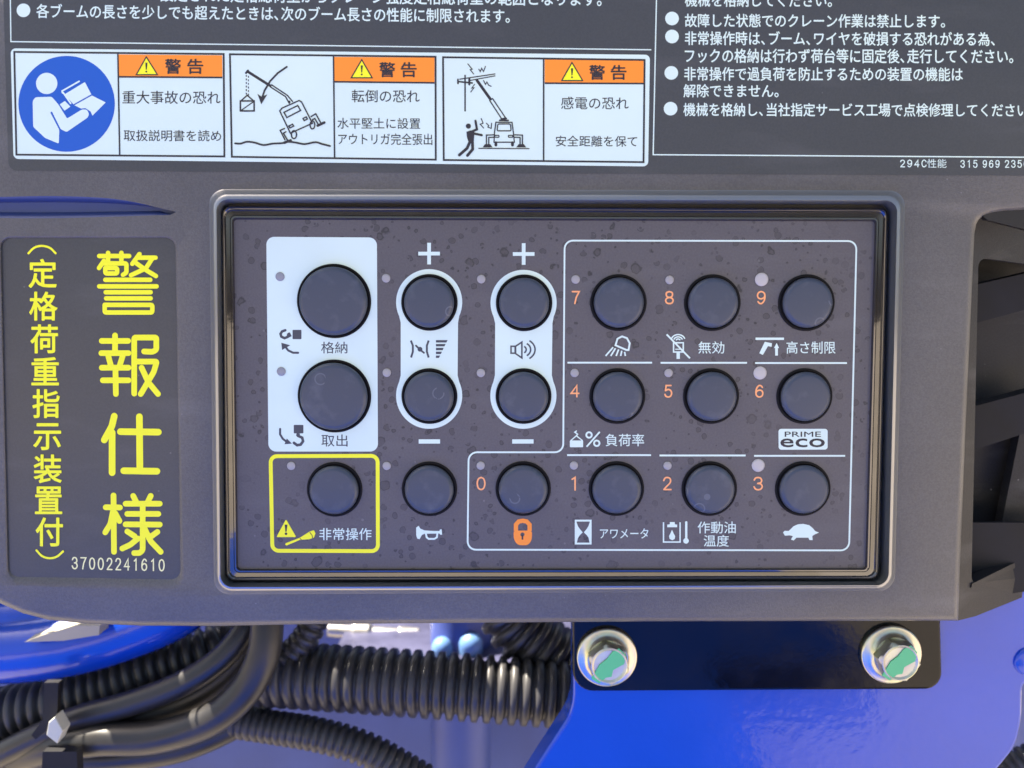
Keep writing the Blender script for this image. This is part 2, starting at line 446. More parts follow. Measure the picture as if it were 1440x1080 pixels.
def sweep(name, ctrl, rad, m, parent=None, rib=None, nseg=24, oval=1.0):
    """tube along px control points (px, py, Y); rad in metres; rib = pitch in metres for a corrugated conduit"""
    path = catmull([P(*c) for c in ctrl], 40)
    step = (rib / 8) if rib else rad * .25
    path = resample(path, step)
    vs = []; fs = []; nrm = None
    for i, p in enumerate(path):
        t = (path[min(i + 1, len(path) - 1)] - path[max(i - 1, 0)]).normalized()
        if nrm is None: nrm = t.orthogonal().normalized()
        nrm = (nrm - t * nrm.dot(t)).normalized(); bn = t.cross(nrm)
        r = rad
        if rib: r = rad * (1.0, 1.0, 1.0, .985, .84, .80, .82, .97)[i % 8]
        for k in range(nseg):
            a = 2 * math.pi * k / nseg; vs.append(p + (nrm * math.cos(a) + bn * math.sin(a)) * r)
    n = len(path)
    for i in range(n - 1):
        for k in range(nseg):
            j = (k + 1) % nseg; fs.append((i * nseg + k, i * nseg + j, (i + 1) * nseg + j, (i + 1) * nseg + k))
    fs.append(tuple(reversed(range(nseg)))); fs.append(tuple((n - 1) * nseg + k for k in range(nseg)))
    return link(name, mesh(name, vs, fs, smooth=True), m, parent)

def prism(name, pts, Y0, Y1, m, parent=None, bevel=0.0, smooth=False):
    """solid cut to a px outline, front at Y0, back at Y1 (real thickness, straight sides)"""
    front = onY(pts, Y0); n = len(front)
    back = [p + Vector((0, Y1 - Y0, 0)) for p in front]
    tri = geometry.tessellate_polygon([[Vector((p.x, p.z, 0)) for p in front]])
    import bmesh
    me = bpy.data.meshes.new(name); bm = bmesh.new()
    f = [bm.verts.new(p) for p in front]; b = [bm.verts.new(p) for p in back]
    bm.faces.new(f); bm.faces.new(b[::-1])
    for i in range(n):
        j = (i + 1) % n; bm.faces.new((f[i], b[i], b[j], f[j]))
    bmesh.ops.recalc_face_normals(bm, faces=bm.faces)
    if bevel:
        es = [e for e in bm.edges if e.verts[0] in f and e.verts[1] in f]
        bmesh.ops.bevel(bm, geom=es, offset=bevel, segments=3, affect='EDGES', profile=.5)
    bm.to_mesh(me); bm.free()
    return link(name, me, m, parent)

def wbox(name, lo, hi, m, parent=None):
    x0, y0, z0 = lo; x1, y1, z1 = hi
    vs = [(x, y, z) for x in (x0, x1) for y in (y0, y1) for z in (z0, z1)]
    fs = [(0, 1, 3, 2), (4, 6, 7, 5), (0, 4, 5, 1), (2, 3, 7, 6), (0, 2, 6, 4), (1, 5, 7, 3)]
    return link(name, mesh(name, vs, fs), m, parent)

MM = 0.001
# ------------------------------------------------------------------ setting
g = wbox('ground', (-60, -60, -1.46), (60, 60, -1.40), M['ground']); g['kind'] = 'structure'
v = [(.45, -.9, -1.396), (14, -40, -1.396), (55, -40, -1.396), (55, 50, -1.396), (.45, 50, -1.396)]  # unseen pale apron added for its reflection towards the right
g = link('concrete_reflector', mesh('concrete_reflector', v, [(0, 1, 2, 3, 4)]), M['concrete']); g['kind'] = 'structure'

# ------------------------------------------------------------------ control panel: casing
panel = thing('control_panel', 'dark grey plastic crane control panel with round buttons, warning stickers and a framed keypad', 'control panel', P(720, 540, 0.01))
INV = Matrix.Translation(-panel.location)
def child(o):                       # keep world place under the panel's Empty
    if o.parent is panel: o.matrix_parent_inverse = INV
    return o

CY = -2 * MM
bez_out = [(294, 266), (1273, 268), (1258, 831), (301, 836)]
bez_in = [(307, 284), (1259, 285.5), (1247, 821), (312.5, 823)]
fr_out = [(311.5, 290), (1249, 293), (1236, 815), (317.5, 817)]
face = [(329, 309), (1230, 311.5), (1216.5, 799), (335, 800)]
pocket_o = [(-1, 332), (249, 332), (259, 828), (9, 823)]
pocket_i = [(1, 335), (246.5, 334.5), (254, 815), (12.5, 811)]
groove_o = catmull([(-50, 279, 0), (0, 277, 0), (90, 276, 0), (170, 281, 0), (248, 298, 0)], 6) + catmull([(240, 302, 0), (150, 305, 0), (60, 307, 0), (-50, 306, 0)], 6)
groove_o = [(p.x, p.y) for p in groove_o]
out_front = [(1340, 865), (900, 866), (430, 870), (300, 872.5), (200, 872), (120, 869), (70, 864), (35, 855), (5, 842), (-22, 822), (-45, 790), (-55, 740), (-75, -80),
             (1560, -80), (1560, 286), (1470, 287), (1412, 289.5), (1392, 292.5), (1379, 297), (1370, 304), (1365, 313), (1362.5, 328), (1361, 360), (1350, 600), (1342, 800)]
def grow(pts, d):
    out = []; N = len(pts)
    for i in range(N):
        p = Vector(pts[i]); a = (p - Vector(pts[i - 1])).normalized(); b = (Vector(pts[(i + 1) % N]) - p).normalized()
        n = Vector((-a.y - b.y, a.x + b.x)); n = n.normalized() / max(.5, n.normalized().dot(Vector((-a.y, a.x))))
        out.append(tuple(p - n * d))
    return out
hole_loops = [rquad(bez_out, 22), rquad(pocket_o, 16), groove_o]
# front face with its openings
A = Art(CY); A.poly(out_front, hole_loops)
nv0 = len(A.v)
casing_v = list(A.v); casing_f = list(A.f)
def add_loft(loops):
    b = len(casing_v); n = len(loops[0])
    for l in loops: casing_v.extend(l)
    for k in range(len(loops) - 1):
        for i in range(n):
            j = (i + 1) % n; casing_f.append((b + k * n + i, b + k * n + j, b + (k + 1) * n + j, b + (k + 1) * n + i))
def ext(px_loop, Y, dy):            # straight back by dy metres
    return [p + Vector((0, dy, 0)) for p in onY(px_loop, Y)]
l1 = grow(out_front, 3.5); l2 = grow(out_front, 6.5); l3 = grow(out_front, 7.8)
add_loft([onY(out_front, CY), onY(l1, -1.7 * MM), onY(l2, -.9 * MM), onY(l3, .4 * MM), ext(l3, .4 * MM, 30 * MM)])
add_loft([onY(hole_loops[1], CY), onY(rquad(lerpq(pocket_o, pocket_i, .6), 15), CY + .25 * MM), onY(rquad(pocket_i, 14), CY + .8 * MM)])
cas = link('casing', mesh('casing', casing_v, casing_f), M['casing'], panel)
import bmesh
bm = bmesh.new(); bm.from_mesh(cas.data); bmesh.ops.remove_doubles(bm, verts=bm.verts, dist=1e-6); bmesh.ops.recalc_face_normals(bm, faces=bm.faces); bm.to_mesh(cas.data); bm.free()
cas.data.polygons.foreach_set('use_smooth', [True] * len(cas.data.polygons))
md = cas.modifiers.new('edges', 'EDGE_SPLIT'); md.split_angle = math.radians(28)
child(cas)
# back cover closes the casing
bk = prism('back_cover', [(-60, -70), (1550, -70), (1550, 250), (1352, 300), (1340, 700), (1250, 790), (300, 800), (30, 790)], 26 * MM, 31 * MM, M['casing'], panel); child(bk)
# finger groove at the upper left, a blue reflection painted inside
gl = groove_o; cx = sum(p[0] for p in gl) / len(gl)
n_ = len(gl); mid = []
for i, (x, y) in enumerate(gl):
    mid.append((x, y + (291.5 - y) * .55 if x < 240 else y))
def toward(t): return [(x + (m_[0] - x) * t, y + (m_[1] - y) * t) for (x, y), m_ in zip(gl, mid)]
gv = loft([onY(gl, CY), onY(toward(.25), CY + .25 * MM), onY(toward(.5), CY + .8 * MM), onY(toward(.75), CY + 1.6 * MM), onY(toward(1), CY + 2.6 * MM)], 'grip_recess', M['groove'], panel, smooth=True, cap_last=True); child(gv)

# raised bezel
bz = loft([onY(rquad(bez_out, 22), CY), onY(rquad(lerpq(bez_out, bez_in, .15), 22), -2.5 * MM), onY(rquad(lerpq(bez_out, bez_in, .35), 21), -4.0 * MM), onY(rquad(lerpq(bez_out, bez_in, .55), 20), -4.9 * MM),
           onY(rquad(lerpq(bez_out, bez_in, .78), 17), -5.0 * MM), onY(rquad(bez_in, 14), -3.3 * MM), ext(rquad(bez_in, 14), -3.3 * MM, 5.2 * MM)],
          'bezel', M['bezel'], panel, smooth=True); child(bz)

# ------------------------------------------------------------------ keypad
keypad = bpy.data.objects.new('keypad', None); C.objects.link(keypad); keypad.parent = panel; keypad.matrix_parent_inverse = INV
keypad.empty_display_size = .01
keypad.location = P(775, 555, 0)
KINV = Matrix.Translation(-keypad.location)
def kchild(o): o.parent = keypad; o.matrix_parent_inverse = Matrix.Translation(-keypad.location); return o
gp = Art(1.6 * MM); gp.poly(rquad([(280, 258), (1290, 258), (1280, 850), (285, 850)], 10)); kchild(gp.build('gap_backing', M['gap'], None))
q = lambda t: lerpq(fr_out, face, t)
kchild(loft([onY(rquad(fr_out, 12), 1.6 * MM), onY(rquad(fr_out, 12), -1.2 * MM), onY(rquad(q(.09), 11), -1.65 * MM), onY(rquad(q(.16), 10), -1.75 * MM), onY(rquad(q(.26), 10), -1.45 * MM), onY(rquad(q(.34), 9), -.85 * MM), onY(rquad(q(.66), 8), -.80 * MM),
             onY(rquad(q(.72), 7), -1.15 * MM), onY(rquad(q(.84), 6), -1.15 * MM), onY(rquad(q(.97), 5), -.1 * MM), onY(rquad(q(1.01), 5), .1 * MM)], 'gloss_frame', M['rim'], None, smooth=True))
fa = Art(0.0); fa.poly(rquad(lerpq(fr_out, face, .93), 5)); kchild(fa.build('keypad_film', M['film'], None))

L1, L2, L3 = -.03 * MM, -.06 * MM, -.09 * MM
def kart(Y=L1): return Art(Y)
def kb(a, name, m, label=None): return kchild(a.build(name, M[m], None, label))

# white and yellow fields
a = kart(); a.poly(rquad([(374.5, 333), (530, 334), (531.5, 635), (377.5, 635)], 11)); kb(a, 'printed_field', 'white', 'white printed field behind the two large buttons')
def dumb(x0, x1, y0, y1, R, w, c0, c1):
    dx = w; dy = math.sqrt(R * R - dx * dx); a0 = math.degrees(math.asin(dy / R))
    pts = arc(x0, y0, R, R, 180 - a0 + 6, 360 + a0 - 6, 40)
    pts += [(x0 + w + .6, y0 + dy + 5), (x1 + w, y1 - dy - 5)]
    pts += arc(x1, y1, R, R, -a0 + 6, 180 + a0 - 6, 40)
    pts += [(x1 - w, y1 - dy - 5), (x0 - w, y0 + dy + 5)]
    return pts
a = kart(); a.poly(dumb(603.5, 603.5, 425, 556.5, 46.5, 40, 0, 0)); kb(a, 'printed_field', 'white', 'white double-ring field joining the throttle buttons')
a = kart(); a.poly(dumb(736.3, 736, 426, 556.5, 46.5, 40, 0, 0)); kb(a, 'printed_field', 'white', 'white double-ring field joining the volume buttons')
a = kart(); a.stroke(rquad([(380.5, 641.5), (531, 641), (531.5, 775), (383, 774.5)], 9), 5.4, closed=True); kb(a, 'border_line', 'yellow', 'yellow rounded frame')
a = kart(); a.stroke(rounded([(794, 338.3), (1204.5, 339), (1194, 774), (657.5, 773), (659, 636), (792, 636)], 12), 2.4, closed=True); kb(a, 'border_line', 'white', 'thin white outline round the number buttons')
for x0, x1, y in ((798, 917, 510), (929, 1050.5, 510.2), (1062, 1191, 510.5), (797.5, 915.5, 640), (927.5, 1048.5, 640.5), (1060.5, 1188.5, 641)):
    a = kart(); a.stroke([(x0, y), (x1, y)], 2.5, cap=False); kb(a, 'divider_line', 'white')

# buttons: one mesh per size, then placed
def button_mesh(name, R, ring):
    px = SC(720, 540, 0)
    Rm, ri = R * px, (R - ring) * px
    prof = [(Rm, .0), (Rm, -.00022), (Rm - .00012, -.0003), (ri + .0001, -.0003), (ri, -.0001), (ri, -.0011), (ri - .0001, -.0014), (ri - .00035, -.0018), (ri - .0008, -.0021), (ri - .0012, -.00220), (ri - .0013, -.00221), (ri * .5, -.00226), (0.00001, -.0023)]
    vs, fs = lathe(prof, 64); mi = []
    for k in range(len(prof) - 1): mi += [0 if k < 5 else 1] * 64
    me = mesh(name, vs, fs, smooth=True, mi=mi)
    me.materials.append(M['gasket']); me.materials.append(M['button'])
    bm = bmesh.new(); bm.from_mesh(me); bmesh.ops.recalc_face_normals(bm, faces=bm.faces); bm.to_mesh(me); bm.free()
    return me
small, large = button_mesh('button', 39.3, 4.6), button_mesh('button', 51.6, 4.2)
BUT = [(470, 423.5, 1, 'large black button on white field, upper'), (470.5, 557, 1, 'large black button on white field, lower'),
       (604, 425.4, 0, 'button inside the throttle ring, plus'), (604, 557, 0, 'button inside the throttle ring, minus'),
       (737, 426, 0, 'button inside the volume ring, plus'), (736.2, 557, 0, 'button inside the volume ring, minus'),
       (470.8, 688, 0, 'emergency button in the yellow frame'), (604, 687.3, 0, 'horn button'),
       (735.7, 687, 0, 'button 0 above the orange padlock'), (866.7, 687, 0, 'button 1'), (997.2, 687, 0, 'button 2'), (1128.6, 687, 0, 'button 3 above the turtle'),
       (868, 557, 0, 'button 4'), (999.7, 557, 0, 'button 5'), (1130.8, 557, 0, 'button 6'),
       (869.5, 425.6, 0, 'button 7'), (1001.5, 425.8, 0, 'button 8'), (1133.6, 425.8, 0, 'button 9')]
proto = {}
for x, y, big, lab in BUT:
    if big not in proto:
        o = bpy.data.objects.new('button', large if big else small); proto[big] = o
    else: o = proto[big].copy()
    C.objects.link(o); o.parent = keypad; o.location = P(x, y, 0) - keypad.location + Vector((0, -.00008, 0)); o['label'] = lab
    o.rotation_euler = (0, random.uniform(0, 6.28), 0)

# indicator lamps
def lamp_mesh(R, m):
    r = R * SC(720, 540, 0)
    vs, fs = lathe([(r, 0), (r, -.00012), (r * .8, -.00022), (r * .4, -.00027), (1e-5, -.00028)], 28); me = mesh('indicator_lamp', vs, fs, smooth=True)
    me.materials.append(M[m]); bm = bmesh.new(); bm.from_mesh(me); bmesh.ops.recalc_face_normals(bm, faces=bm.faces); bm.to_mesh(me); bm.free(); return me
ls, lb, ld = lamp_mesh(6.0, 'led_small'), lamp_mesh(9.3, 'led'), lamp_mesh(6.2, 'led_dim')
for x, y, me in ((394, 389, ld), (395.7, 522.3, ld), (543, 391.3, ls), (676.8, 392.5, ls), (544, 524, ls), (676.3, 524.3, ls), (409.7, 655, ls), (544, 655, ls), (676, 654.6, ls),
                 (809.4, 393, ls), (941.5, 393.6, ls), (1070.8, 393, lb), (808, 524.4, ls), (940, 524.4, ls), (1068.6, 524.4, lb), (807, 654.4, ls), (938.6, 654.7, ls), (1066, 654.4, lb)):
    o = bpy.data.objects.new('indicator_lamp', me); C.objects.link(o); o.parent = keypad; o.location = P(x, y, 0) - keypad.location + Vector((0, -.00008, 0))

# numbers
for ch, x0, y0, x1, y1 in (('7', 804, 409, 815.6, 427.8), ('8', 935, 409, 947.6, 428), ('9', 1064, 409, 1077, 428), ('4', 802, 541, 815, 559), ('5', 934, 541, 945.6, 559.3), ('6', 1061.7, 541, 1074, 559.4),
                           ('0', 670, 670.3, 683, 689.5), ('1', 804, 670.4, 810, 689.5), ('2', 932, 670.4, 944.7, 689.5), ('3', 1059.3, 670.4, 1073, 689.8)):
    a = kart(L2)
    if ch == '1': a.stroke([(804.6, 674), (808.7, 671.4), (808.7, 689)], 2.3)
    else: a.digits(ch, x0, y0, x1, y1, 2.2)
    kb(a, 'printed_number', 'orange_num')

# plus / minus signs
for x, y in ((603.4, 356.6), (736.4, 357.2)):
    a = kart(L2); h, w = 15.2, 2.6
    a.poly([(x - w, y - h), (x + w, y - h), (x + w, y - w), (x + h, y - w), (x + h, y + w), (x + w, y + w), (x + w, y + h), (x - w, y + h), (x - w, y + w), (x - h, y + w), (x - h, y - w), (x - w, y - w)])
    kb(a, 'plus_sign', 'white')
for x in (603.8, 735.3):
    a = kart(L2); a.poly(rect(x - 15, 617.8, x + 15, 623.8)); kb(a, 'minus_sign', 'white')

# captions
for t, x0, y0, x1, y1, m in (('格納', 451.5, 480.5, 488.5, 497, 'grey_ink'), ('取出', 452, 611, 488.8, 628, 'grey_ink'), ('非常操作', 449, 742.5, 522.5, 759.6, 'white'), ('無効', 982, 480, 1018.6, 497.3, 'white'),
                             ('高さ制限', 1106, 480, 1175, 497.4, 'white'), ('負荷率', 851.5, 610, 905.8, 627.6, 'white'), ('アワメータ', 843.6, 743, 911.8, 757.3, 'white'), ('作動油', 981, 733.4, 1034.7, 750.2, 'white'), ('温度', 989.5, 752.3, 1025, 768.7, 'white')):
    a = kart(L2); a.text(t, x0, y0, x1, y1, off=.006 if m == 'white' else .004); kb(a, 'printed_caption', m)

# --- symbols
def sym(m, label, build, Y=L2):
    a = kart(Y); build(a); kb(a, 'printed_symbol', m, label)
def t6(x, y): return (290 + x / 3.6, 250 + y / 3.6)
def t7(x, y): return (290 + x / 3.6, 540 + y / 3.6)
def t1(x, y): return (640 + x / 3.6, 250 + y / 3.6)
def t2(x, y): return (640 + x / 3.6, 540 + y / 3.6)
def t3(x, y): return (920 + x / 3.6, 250 + y / 3.6)
def t4(x, y): return (920 + x / 3.6, 540 + y / 3.6)
def T(f, pts): return [f(*p) for p in pts]
def _(a):
    a.poly(rquad(T(t6, [(437, 770), (482, 770), (482, 817), (437, 817)]), 1)); a.stroke(T(t6, [(428, 792), (412, 800)]), 6, cap=False)
    a.stroke(T(t6, [(418, 790), (412, 806), (396, 812), (380, 804), (376, 790), (384, 778), (400, 772)]), 3.6)
    a.stroke(T(t6, [(465, 886), (440, 886), (415, 874), (398, 852)]), 3); a.poly(T(t6, [(380, 835), (425, 848), (384, 872)]))
sym('grey_ink', 'hook stowing symbol', _)
def _(a):
    a.poly(rquad(T(t7, [(443, 207), (492, 207), (492, 250), (443, 250)]), 1)); a.stroke(T(t7, [(466, 250), (464, 264)]), 5, cap=False)
    a.stroke(T(t7, [(464, 262), (486, 272), (490, 290), (478, 307), (460, 310), (444, 298)]), 3.8)
    a.stroke(T(t7, [(374, 228), (374, 255), (388, 278), (404, 290)]), 3); a.poly(T(t7, [(396, 305), (408, 276), (434, 302)]))
sym('grey_ink', 'hook releasing symbol', _)
def _(a):
    a.stroke(T(t6, [(1036, 824), (1046, 850), (1046, 880), (1037, 910)]), 2.8, cap=False); a.stroke(T(t6, [(1126, 824), (1117, 850), (1117, 880), (1126, 910)]), 2.8, cap=False)
    a.stroke(T(t6, [(1062, 850), (1080, 868), (1102, 886)]), 2.6); a.disc(*t6(1082, 868), 3.4)
    for i, (w0, w1) in enumerate(((1222, 1216), (1212, 1206), (1202, 1197), (1193, 1188), (1184, 1178))):
        y = 822 + i * 19.5; a.poly(T(t6, [(1163, y), (w0, y), (w1, y + 12), (1163, y + 12)]))
sym('grey_ink', 'throttle and level bars symbol', _)
def _(a):
    a.stroke(T(t1, [(283, 853), (304, 853), (304, 888), (283, 888)]), 2.2, closed=True); a.stroke(T(t1, [(306, 853), (338, 832), (338, 912), (306, 890)]), 2.2, closed=True)
    for r in (20, 38, 56): a.stroke([t1(335 + r * 1.25 * math.cos(math.radians(q_)), 870 + r * math.sin(math.radians(q_))) for q_ in range(-54, 55, 12)], 2.2, cap=False)
sym('grey_ink', 'loudspeaker symbol', _)
def _(a):
    a.stroke(T(t1, [(812, 848), (822, 815), (845, 803), (870, 812), (884, 838), (878, 872), (868, 872)]), 2.6, closed=True)
    for x0, x1 in ((800, 762), (812, 788), (828, 815), (844, 838), (858, 862)): a.stroke(T(t1, [(x0, 858 + (x0 - 800) * .4), (x1, 902)]), 2.2, cap=False)
sym('white', 'work lamp symbol', _)
def _(a):
    a.stroke(T(t3, [(98, 835), (147, 835), (147, 882), (98, 882)]), 2, closed=True); a.poly(T(t3, [(113, 884), (130, 884), (130, 917), (113, 917)]))
    for r in (11, 23, 36): a.stroke([t3(121 + r * math.cos(math.radians(q_)), 826 + r * .9 * math.sin(math.radians(q_))) for q_ in range(-160, -19, 14)], 1.8, cap=False)
    a.stroke(T(t3, [(107, 868), (140, 868)]), 1.4, cap=False)
    a.stroke(T(t3, [(63, 793), (181, 914)]), 2.4, cap=False)
sym('white', 'crossed out wireless sensor symbol', _)
def _(a):
    a.poly(T(t3, [(513, 809), (657, 809), (657, 821), (513, 821)])); a.poly(T(t3, [(532, 888), (560, 830), (596, 838), (594, 856), (576, 852), (550, 897)])); 
    a.poly(T(t3, [(612, 862), (606, 862), (620, 836), (632, 862), (626, 862), (626, 900), (612, 900)]))
sym('white', 'height limit symbol', _)
def _(a):
    a.poly(rquad(T(t2, [(581, 286), (648, 286), (648, 320), (581, 320)]), 1)); a.stroke(T(t2, [(586, 286), (614, 262), (644, 286)]), 1.6)
    a.stroke(T(t2, [(614, 262), (620, 254), (612, 248), (606, 244), (614, 238)]), 1.8)
    a.stroke(T(t2, [(730, 245), (668, 315)]), 2.4); a.stroke(arc(*t2(678, 258), 3.9, 3.9, 0, 330, 11), 2.5, closed=True); a.stroke(arc(*t2(717, 300), 3.9, 3.9, 0, 330, 11), 2.5, closed=True)
sym('white', 'load percentage symbol', _)
a = kart(L1); a.poly(rquad(T(t4, [(629, 227), (878, 227), (878, 332), (630, 333)]), 4)); kb(a, 'eco_badge', 'white', 'white rounded badge reading PRIME eco')
a = kart(L2); a.text('PRIME', 1103.5, 607, 1154.5, 614.3, em=False, off=.012); a.text('eco', 1097.3, 616.6, 1160, 629, em=False, off=.03); kb(a, 'badge_lettering', 'black')
def _(a):
    a.poly(rounded(T(t2, [(295, 742), (390, 742), (388, 790), (370, 816), (318, 816), (298, 790)]), 4), [arc(*t2(341, 762), 3, 3, 0, 340, 12)] )
    a.stroke(T(t2, [(308, 744), (308, 712), (322, 696), (342, 692), (362, 696), (377, 712), (377, 744)]), 6, cap=False)
sym('orange', 'orange padlock symbol', _)
a = kart(L3); a.stroke(T(t2, [(341, 764), (341, 788)]), 2.4, cap=False); kb(a, 'keyhole', 'black')
def _(a):
    a.stroke([(809.6, 732.1), (830.6, 732.1), (830.6, 764.4), (809.6, 764.4)], 2.6, closed=True)
    a.poly([(810.4, 733), (811.2, 735.5), (812.8, 740), (815.6, 744.2), (819.4, 748.6), (815.2, 752.8), (812.6, 757), (811.2, 763), (810.4, 764)])
    a.poly([(829.8, 733), (829.0, 735.5), (827.4, 740), (824.8, 744.2), (821.0, 748.6), (825.0, 752.4), (827.6, 756), (829.0, 763), (829.8, 764)])
sym('white', 'hourglass symbol', _)
def _(a):
    a.stroke(T(t4, [(47, 700), (47, 800), (131, 800), (131, 700)]), 1.9, cap=False); a.poly(T(t4, [(79, 699), (104, 699), (104, 710), (116, 712), (116, 725), (66, 725), (66, 712), (79, 710)]))
    a.poly(T(t4, [(90, 738), (98, 756), (106, 770), (104, 784), (92, 791), (78, 784), (75, 770), (82, 756)]))
    a.stroke(T(t4, [(162, 700), (162, 790)]), 3.2); a.disc(*t4(161, 794), 3.9)
sym('white', 'oil temperature symbol', _)
def _(a):
    pts = [(652, 752), (660, 743), (680, 744), (690, 735), (705, 720), (728, 710), (755, 708), (785, 715), (803, 730), (815, 745), (834, 752), (812, 762), (800, 770), (802, 790), (786, 790), (780, 778), (720, 778), (706, 792), (692, 788), (702, 770), (686, 766), (662, 768)]
    a.poly(T(t4, pts))
sym('white', 'turtle symbol', _)
def _(a):
    a.poly(T(t7, [(1063, 727), (1075, 718), (1084, 732), (1105, 741), (1150, 744), (1180, 744), (1184, 736), (1192, 736), (1194, 763), (1186, 763), (1180, 757), (1105, 758), (1092, 764), (1080, 786), (1068, 782), (1063, 765)]))
    a.stroke(T(t7, [(1112, 757), (1116, 776), (1126, 784), (1155, 784), (1168, 776), (1170, 757)]), 2.6)
sym('white', 'horn symbol', _)
a = kart(L2); a.poly(rounded(T(t7, [(404, 685), (456, 775), (355, 775)]), 2)); kb(a, 'printed_symbol', 'yellow', 'yellow warning triangle')
a = kart(L3); a.poly(T(t7, [(397, 712), (411, 712), (407, 748), (401, 748)])); a.disc(*t7(404, 758), 1.8); kb(a, 'exclamation_mark', 'black')
def _(a):
    a.poly(T(t7, [(400, 813), (402, 806), (470, 780), (484, 772), (522, 748), (545, 740), (553, 756), (545, 778), (520, 786), (490, 788), (472, 790), (406, 818)]))
sym('yellow', 'yellow hand tool symbol', _)
a = kart(L3); a.stroke(T(t7, [(524, 750), (536, 766), (538, 780)]), 1.0, cap=False); a.stroke(T(t7, [(474, 782), (482, 788)]), 1.0, cap=False); kb(a, 'symbol_detail', 'black')

# ------------------------------------------------------------------ instruction decal (upper casing)
def subroot(name, loc, label=None):
    o = bpy.data.objects.new(name, None); C.objects.link(o); o.parent = panel; o.matrix_parent_inverse = INV; o.location = loc; o.empty_display_size = .01
    if label: o['label'] = label
    return o
def under(o, r): o.parent = r; o.matrix_parent_inverse = Matrix.Translation(-r.location); return o
DY = CY - .12 * MM
deco = subroot('instruction_decal', P(720, 120, DY), 'dark film decal with white Japanese instructions')
dl = rquad([(3, -60), (1540, -60), (1540, 247.5), (12, 240)], 12)
o = loft([onY(dl, CY), onY(dl, DY)], 'decal_film', M['decal'], None, cap_last=True); under(o, deco)
a = Art(CY - .02 * MM); a.stroke([(20, 242.3), (700, 244.8), (1500, 248.4)], 1.7, cap=False)
under(a.build('decal_edge', M['white'], None), deco) if False else None
def da(m, name, fn, root=deco, Y=DY - .03 * MM, label=None):
    a = Art(Y); fn(a); o = a.build(name, M[m], None, label); return under(o, root)
da('white', 'border_line', lambda a: a.stroke([(14, -40), (15.3, 58.5), (915.5, 70), (918, 70), (923.5, -40)][:3] + [(916, 70)], 1.6, cap=False))
da('white', 'border_line', lambda a: a.stroke([(924, -40), (918.5, 217.5), (1500, 221.5)], 1.7, cap=False))
SL = .0109
def line(t, x0, y0, x1, y1, sl=0.0, bold=.014): da('white', 'text_line', lambda a: a.text(t, x0, y0, x1, y1, sl, bold))
line('設定された定格総荷重からクレーン強度定格総荷重の範囲となります。', 225, -20, 846, 2.5, SL)
line('各ブームの長さを少しでも超えたときは、次のブーム長さの性能に制限されます。', 51, 5, 717, 25.5, SL)
line('機械を格納してください。', 963, -10, 1170, 9.5, .004)
line('故障した状態でのクレーン作業は禁止します。', 963, 19, 1329, 38.3, .003)
line('非常操作時は、ブーム、ワイヤを破損する恐れがある為、', 963, 43.5, 1399, 63.5, .003)
line('フックの格納は行わず荷台等に固定後、走行してください。', 963, 68, 1425, 88.5, .002)
line('非常操作で過負荷を防止するための装置の機能は', 962, 94, 1354, 113.5, .002)
line('解除できません。', 961, 118, 1095, 137, .002)
line('機械を格納し、当社指定サービス工場で点検修理してください。', 961, 144.5, 1453, 163.5, .002)
def num(a): a.digits('294C', 1265.6, 224.5, 1303, 235.3, 1.4); a.text('性能', 1304, 223.5, 1331, 236, em=True); a.digits('315 969 2350', 1350.5, 225, 1446, 236, 1.4)
da('white', 'part_number', num)
for x, y in ((33, 14.5), (945, 26), (945, 51.3), (944, 102.5), (943, 152.8)): da('white', 'bullet_dot', lambda a: a.disc(x, y, 9.6))

# ------------------------------------------------------------------ warning sticker
WY = DY - .12 * MM
warn = subroot('warning_sticker', P(465, 150, WY), 'white sticker with three orange headed warnings')
wl = rquad([(15, 68), (914, 77), (911.5, 234), (19, 223.5)], 7)
o = loft([onY(wl, DY), onY(wl, WY)], 'sticker_film', M['sticker'], None, cap_last=True); under(o, warn)
def wa(m, name, fn, k=1, label=None): return da(m, name, fn, warn, WY - .03 * MM * k, label)
for qd, d0, d1, org, s0 in (([(20, 73), (314.5, 76), (315.5, 220), (23, 217.5)], (165.7, 74.5), (168.3, 219), [(166.5, 76.5), (312.5, 77.8), (312.8, 109), (167, 108)], 0),
                            ([(323.3, 76.3), (612.5, 79.8), (612.8, 224.5), (326, 220.5)], (469, 78), (470.5, 222.5), [(470, 80), (611, 81), (611, 116.5), (470.3, 115)], 0),
                            ([(623, 80.5), (906.5, 84.3), (905, 228), (624, 225)], (764.5, 82.5), (764.5, 226.5), [(766, 83.5), (905, 85), (905, 117.5), (766, 117)], 0)):
    wa('orange', 'heading_band', lambda a: a.poly(org))
    def fr(a):
        a.stroke(qd, 2.6, closed=True); a.stroke([d0, d1], 2.2, cap=False); a.stroke([org[3], org[2]], 2.4, cap=False)
    wa('black', 'frame_line', fr, 2)
def c1(x, y): return (x / 3, y / 3)
def c2(x, y): return (460 + x / 3, y / 3)
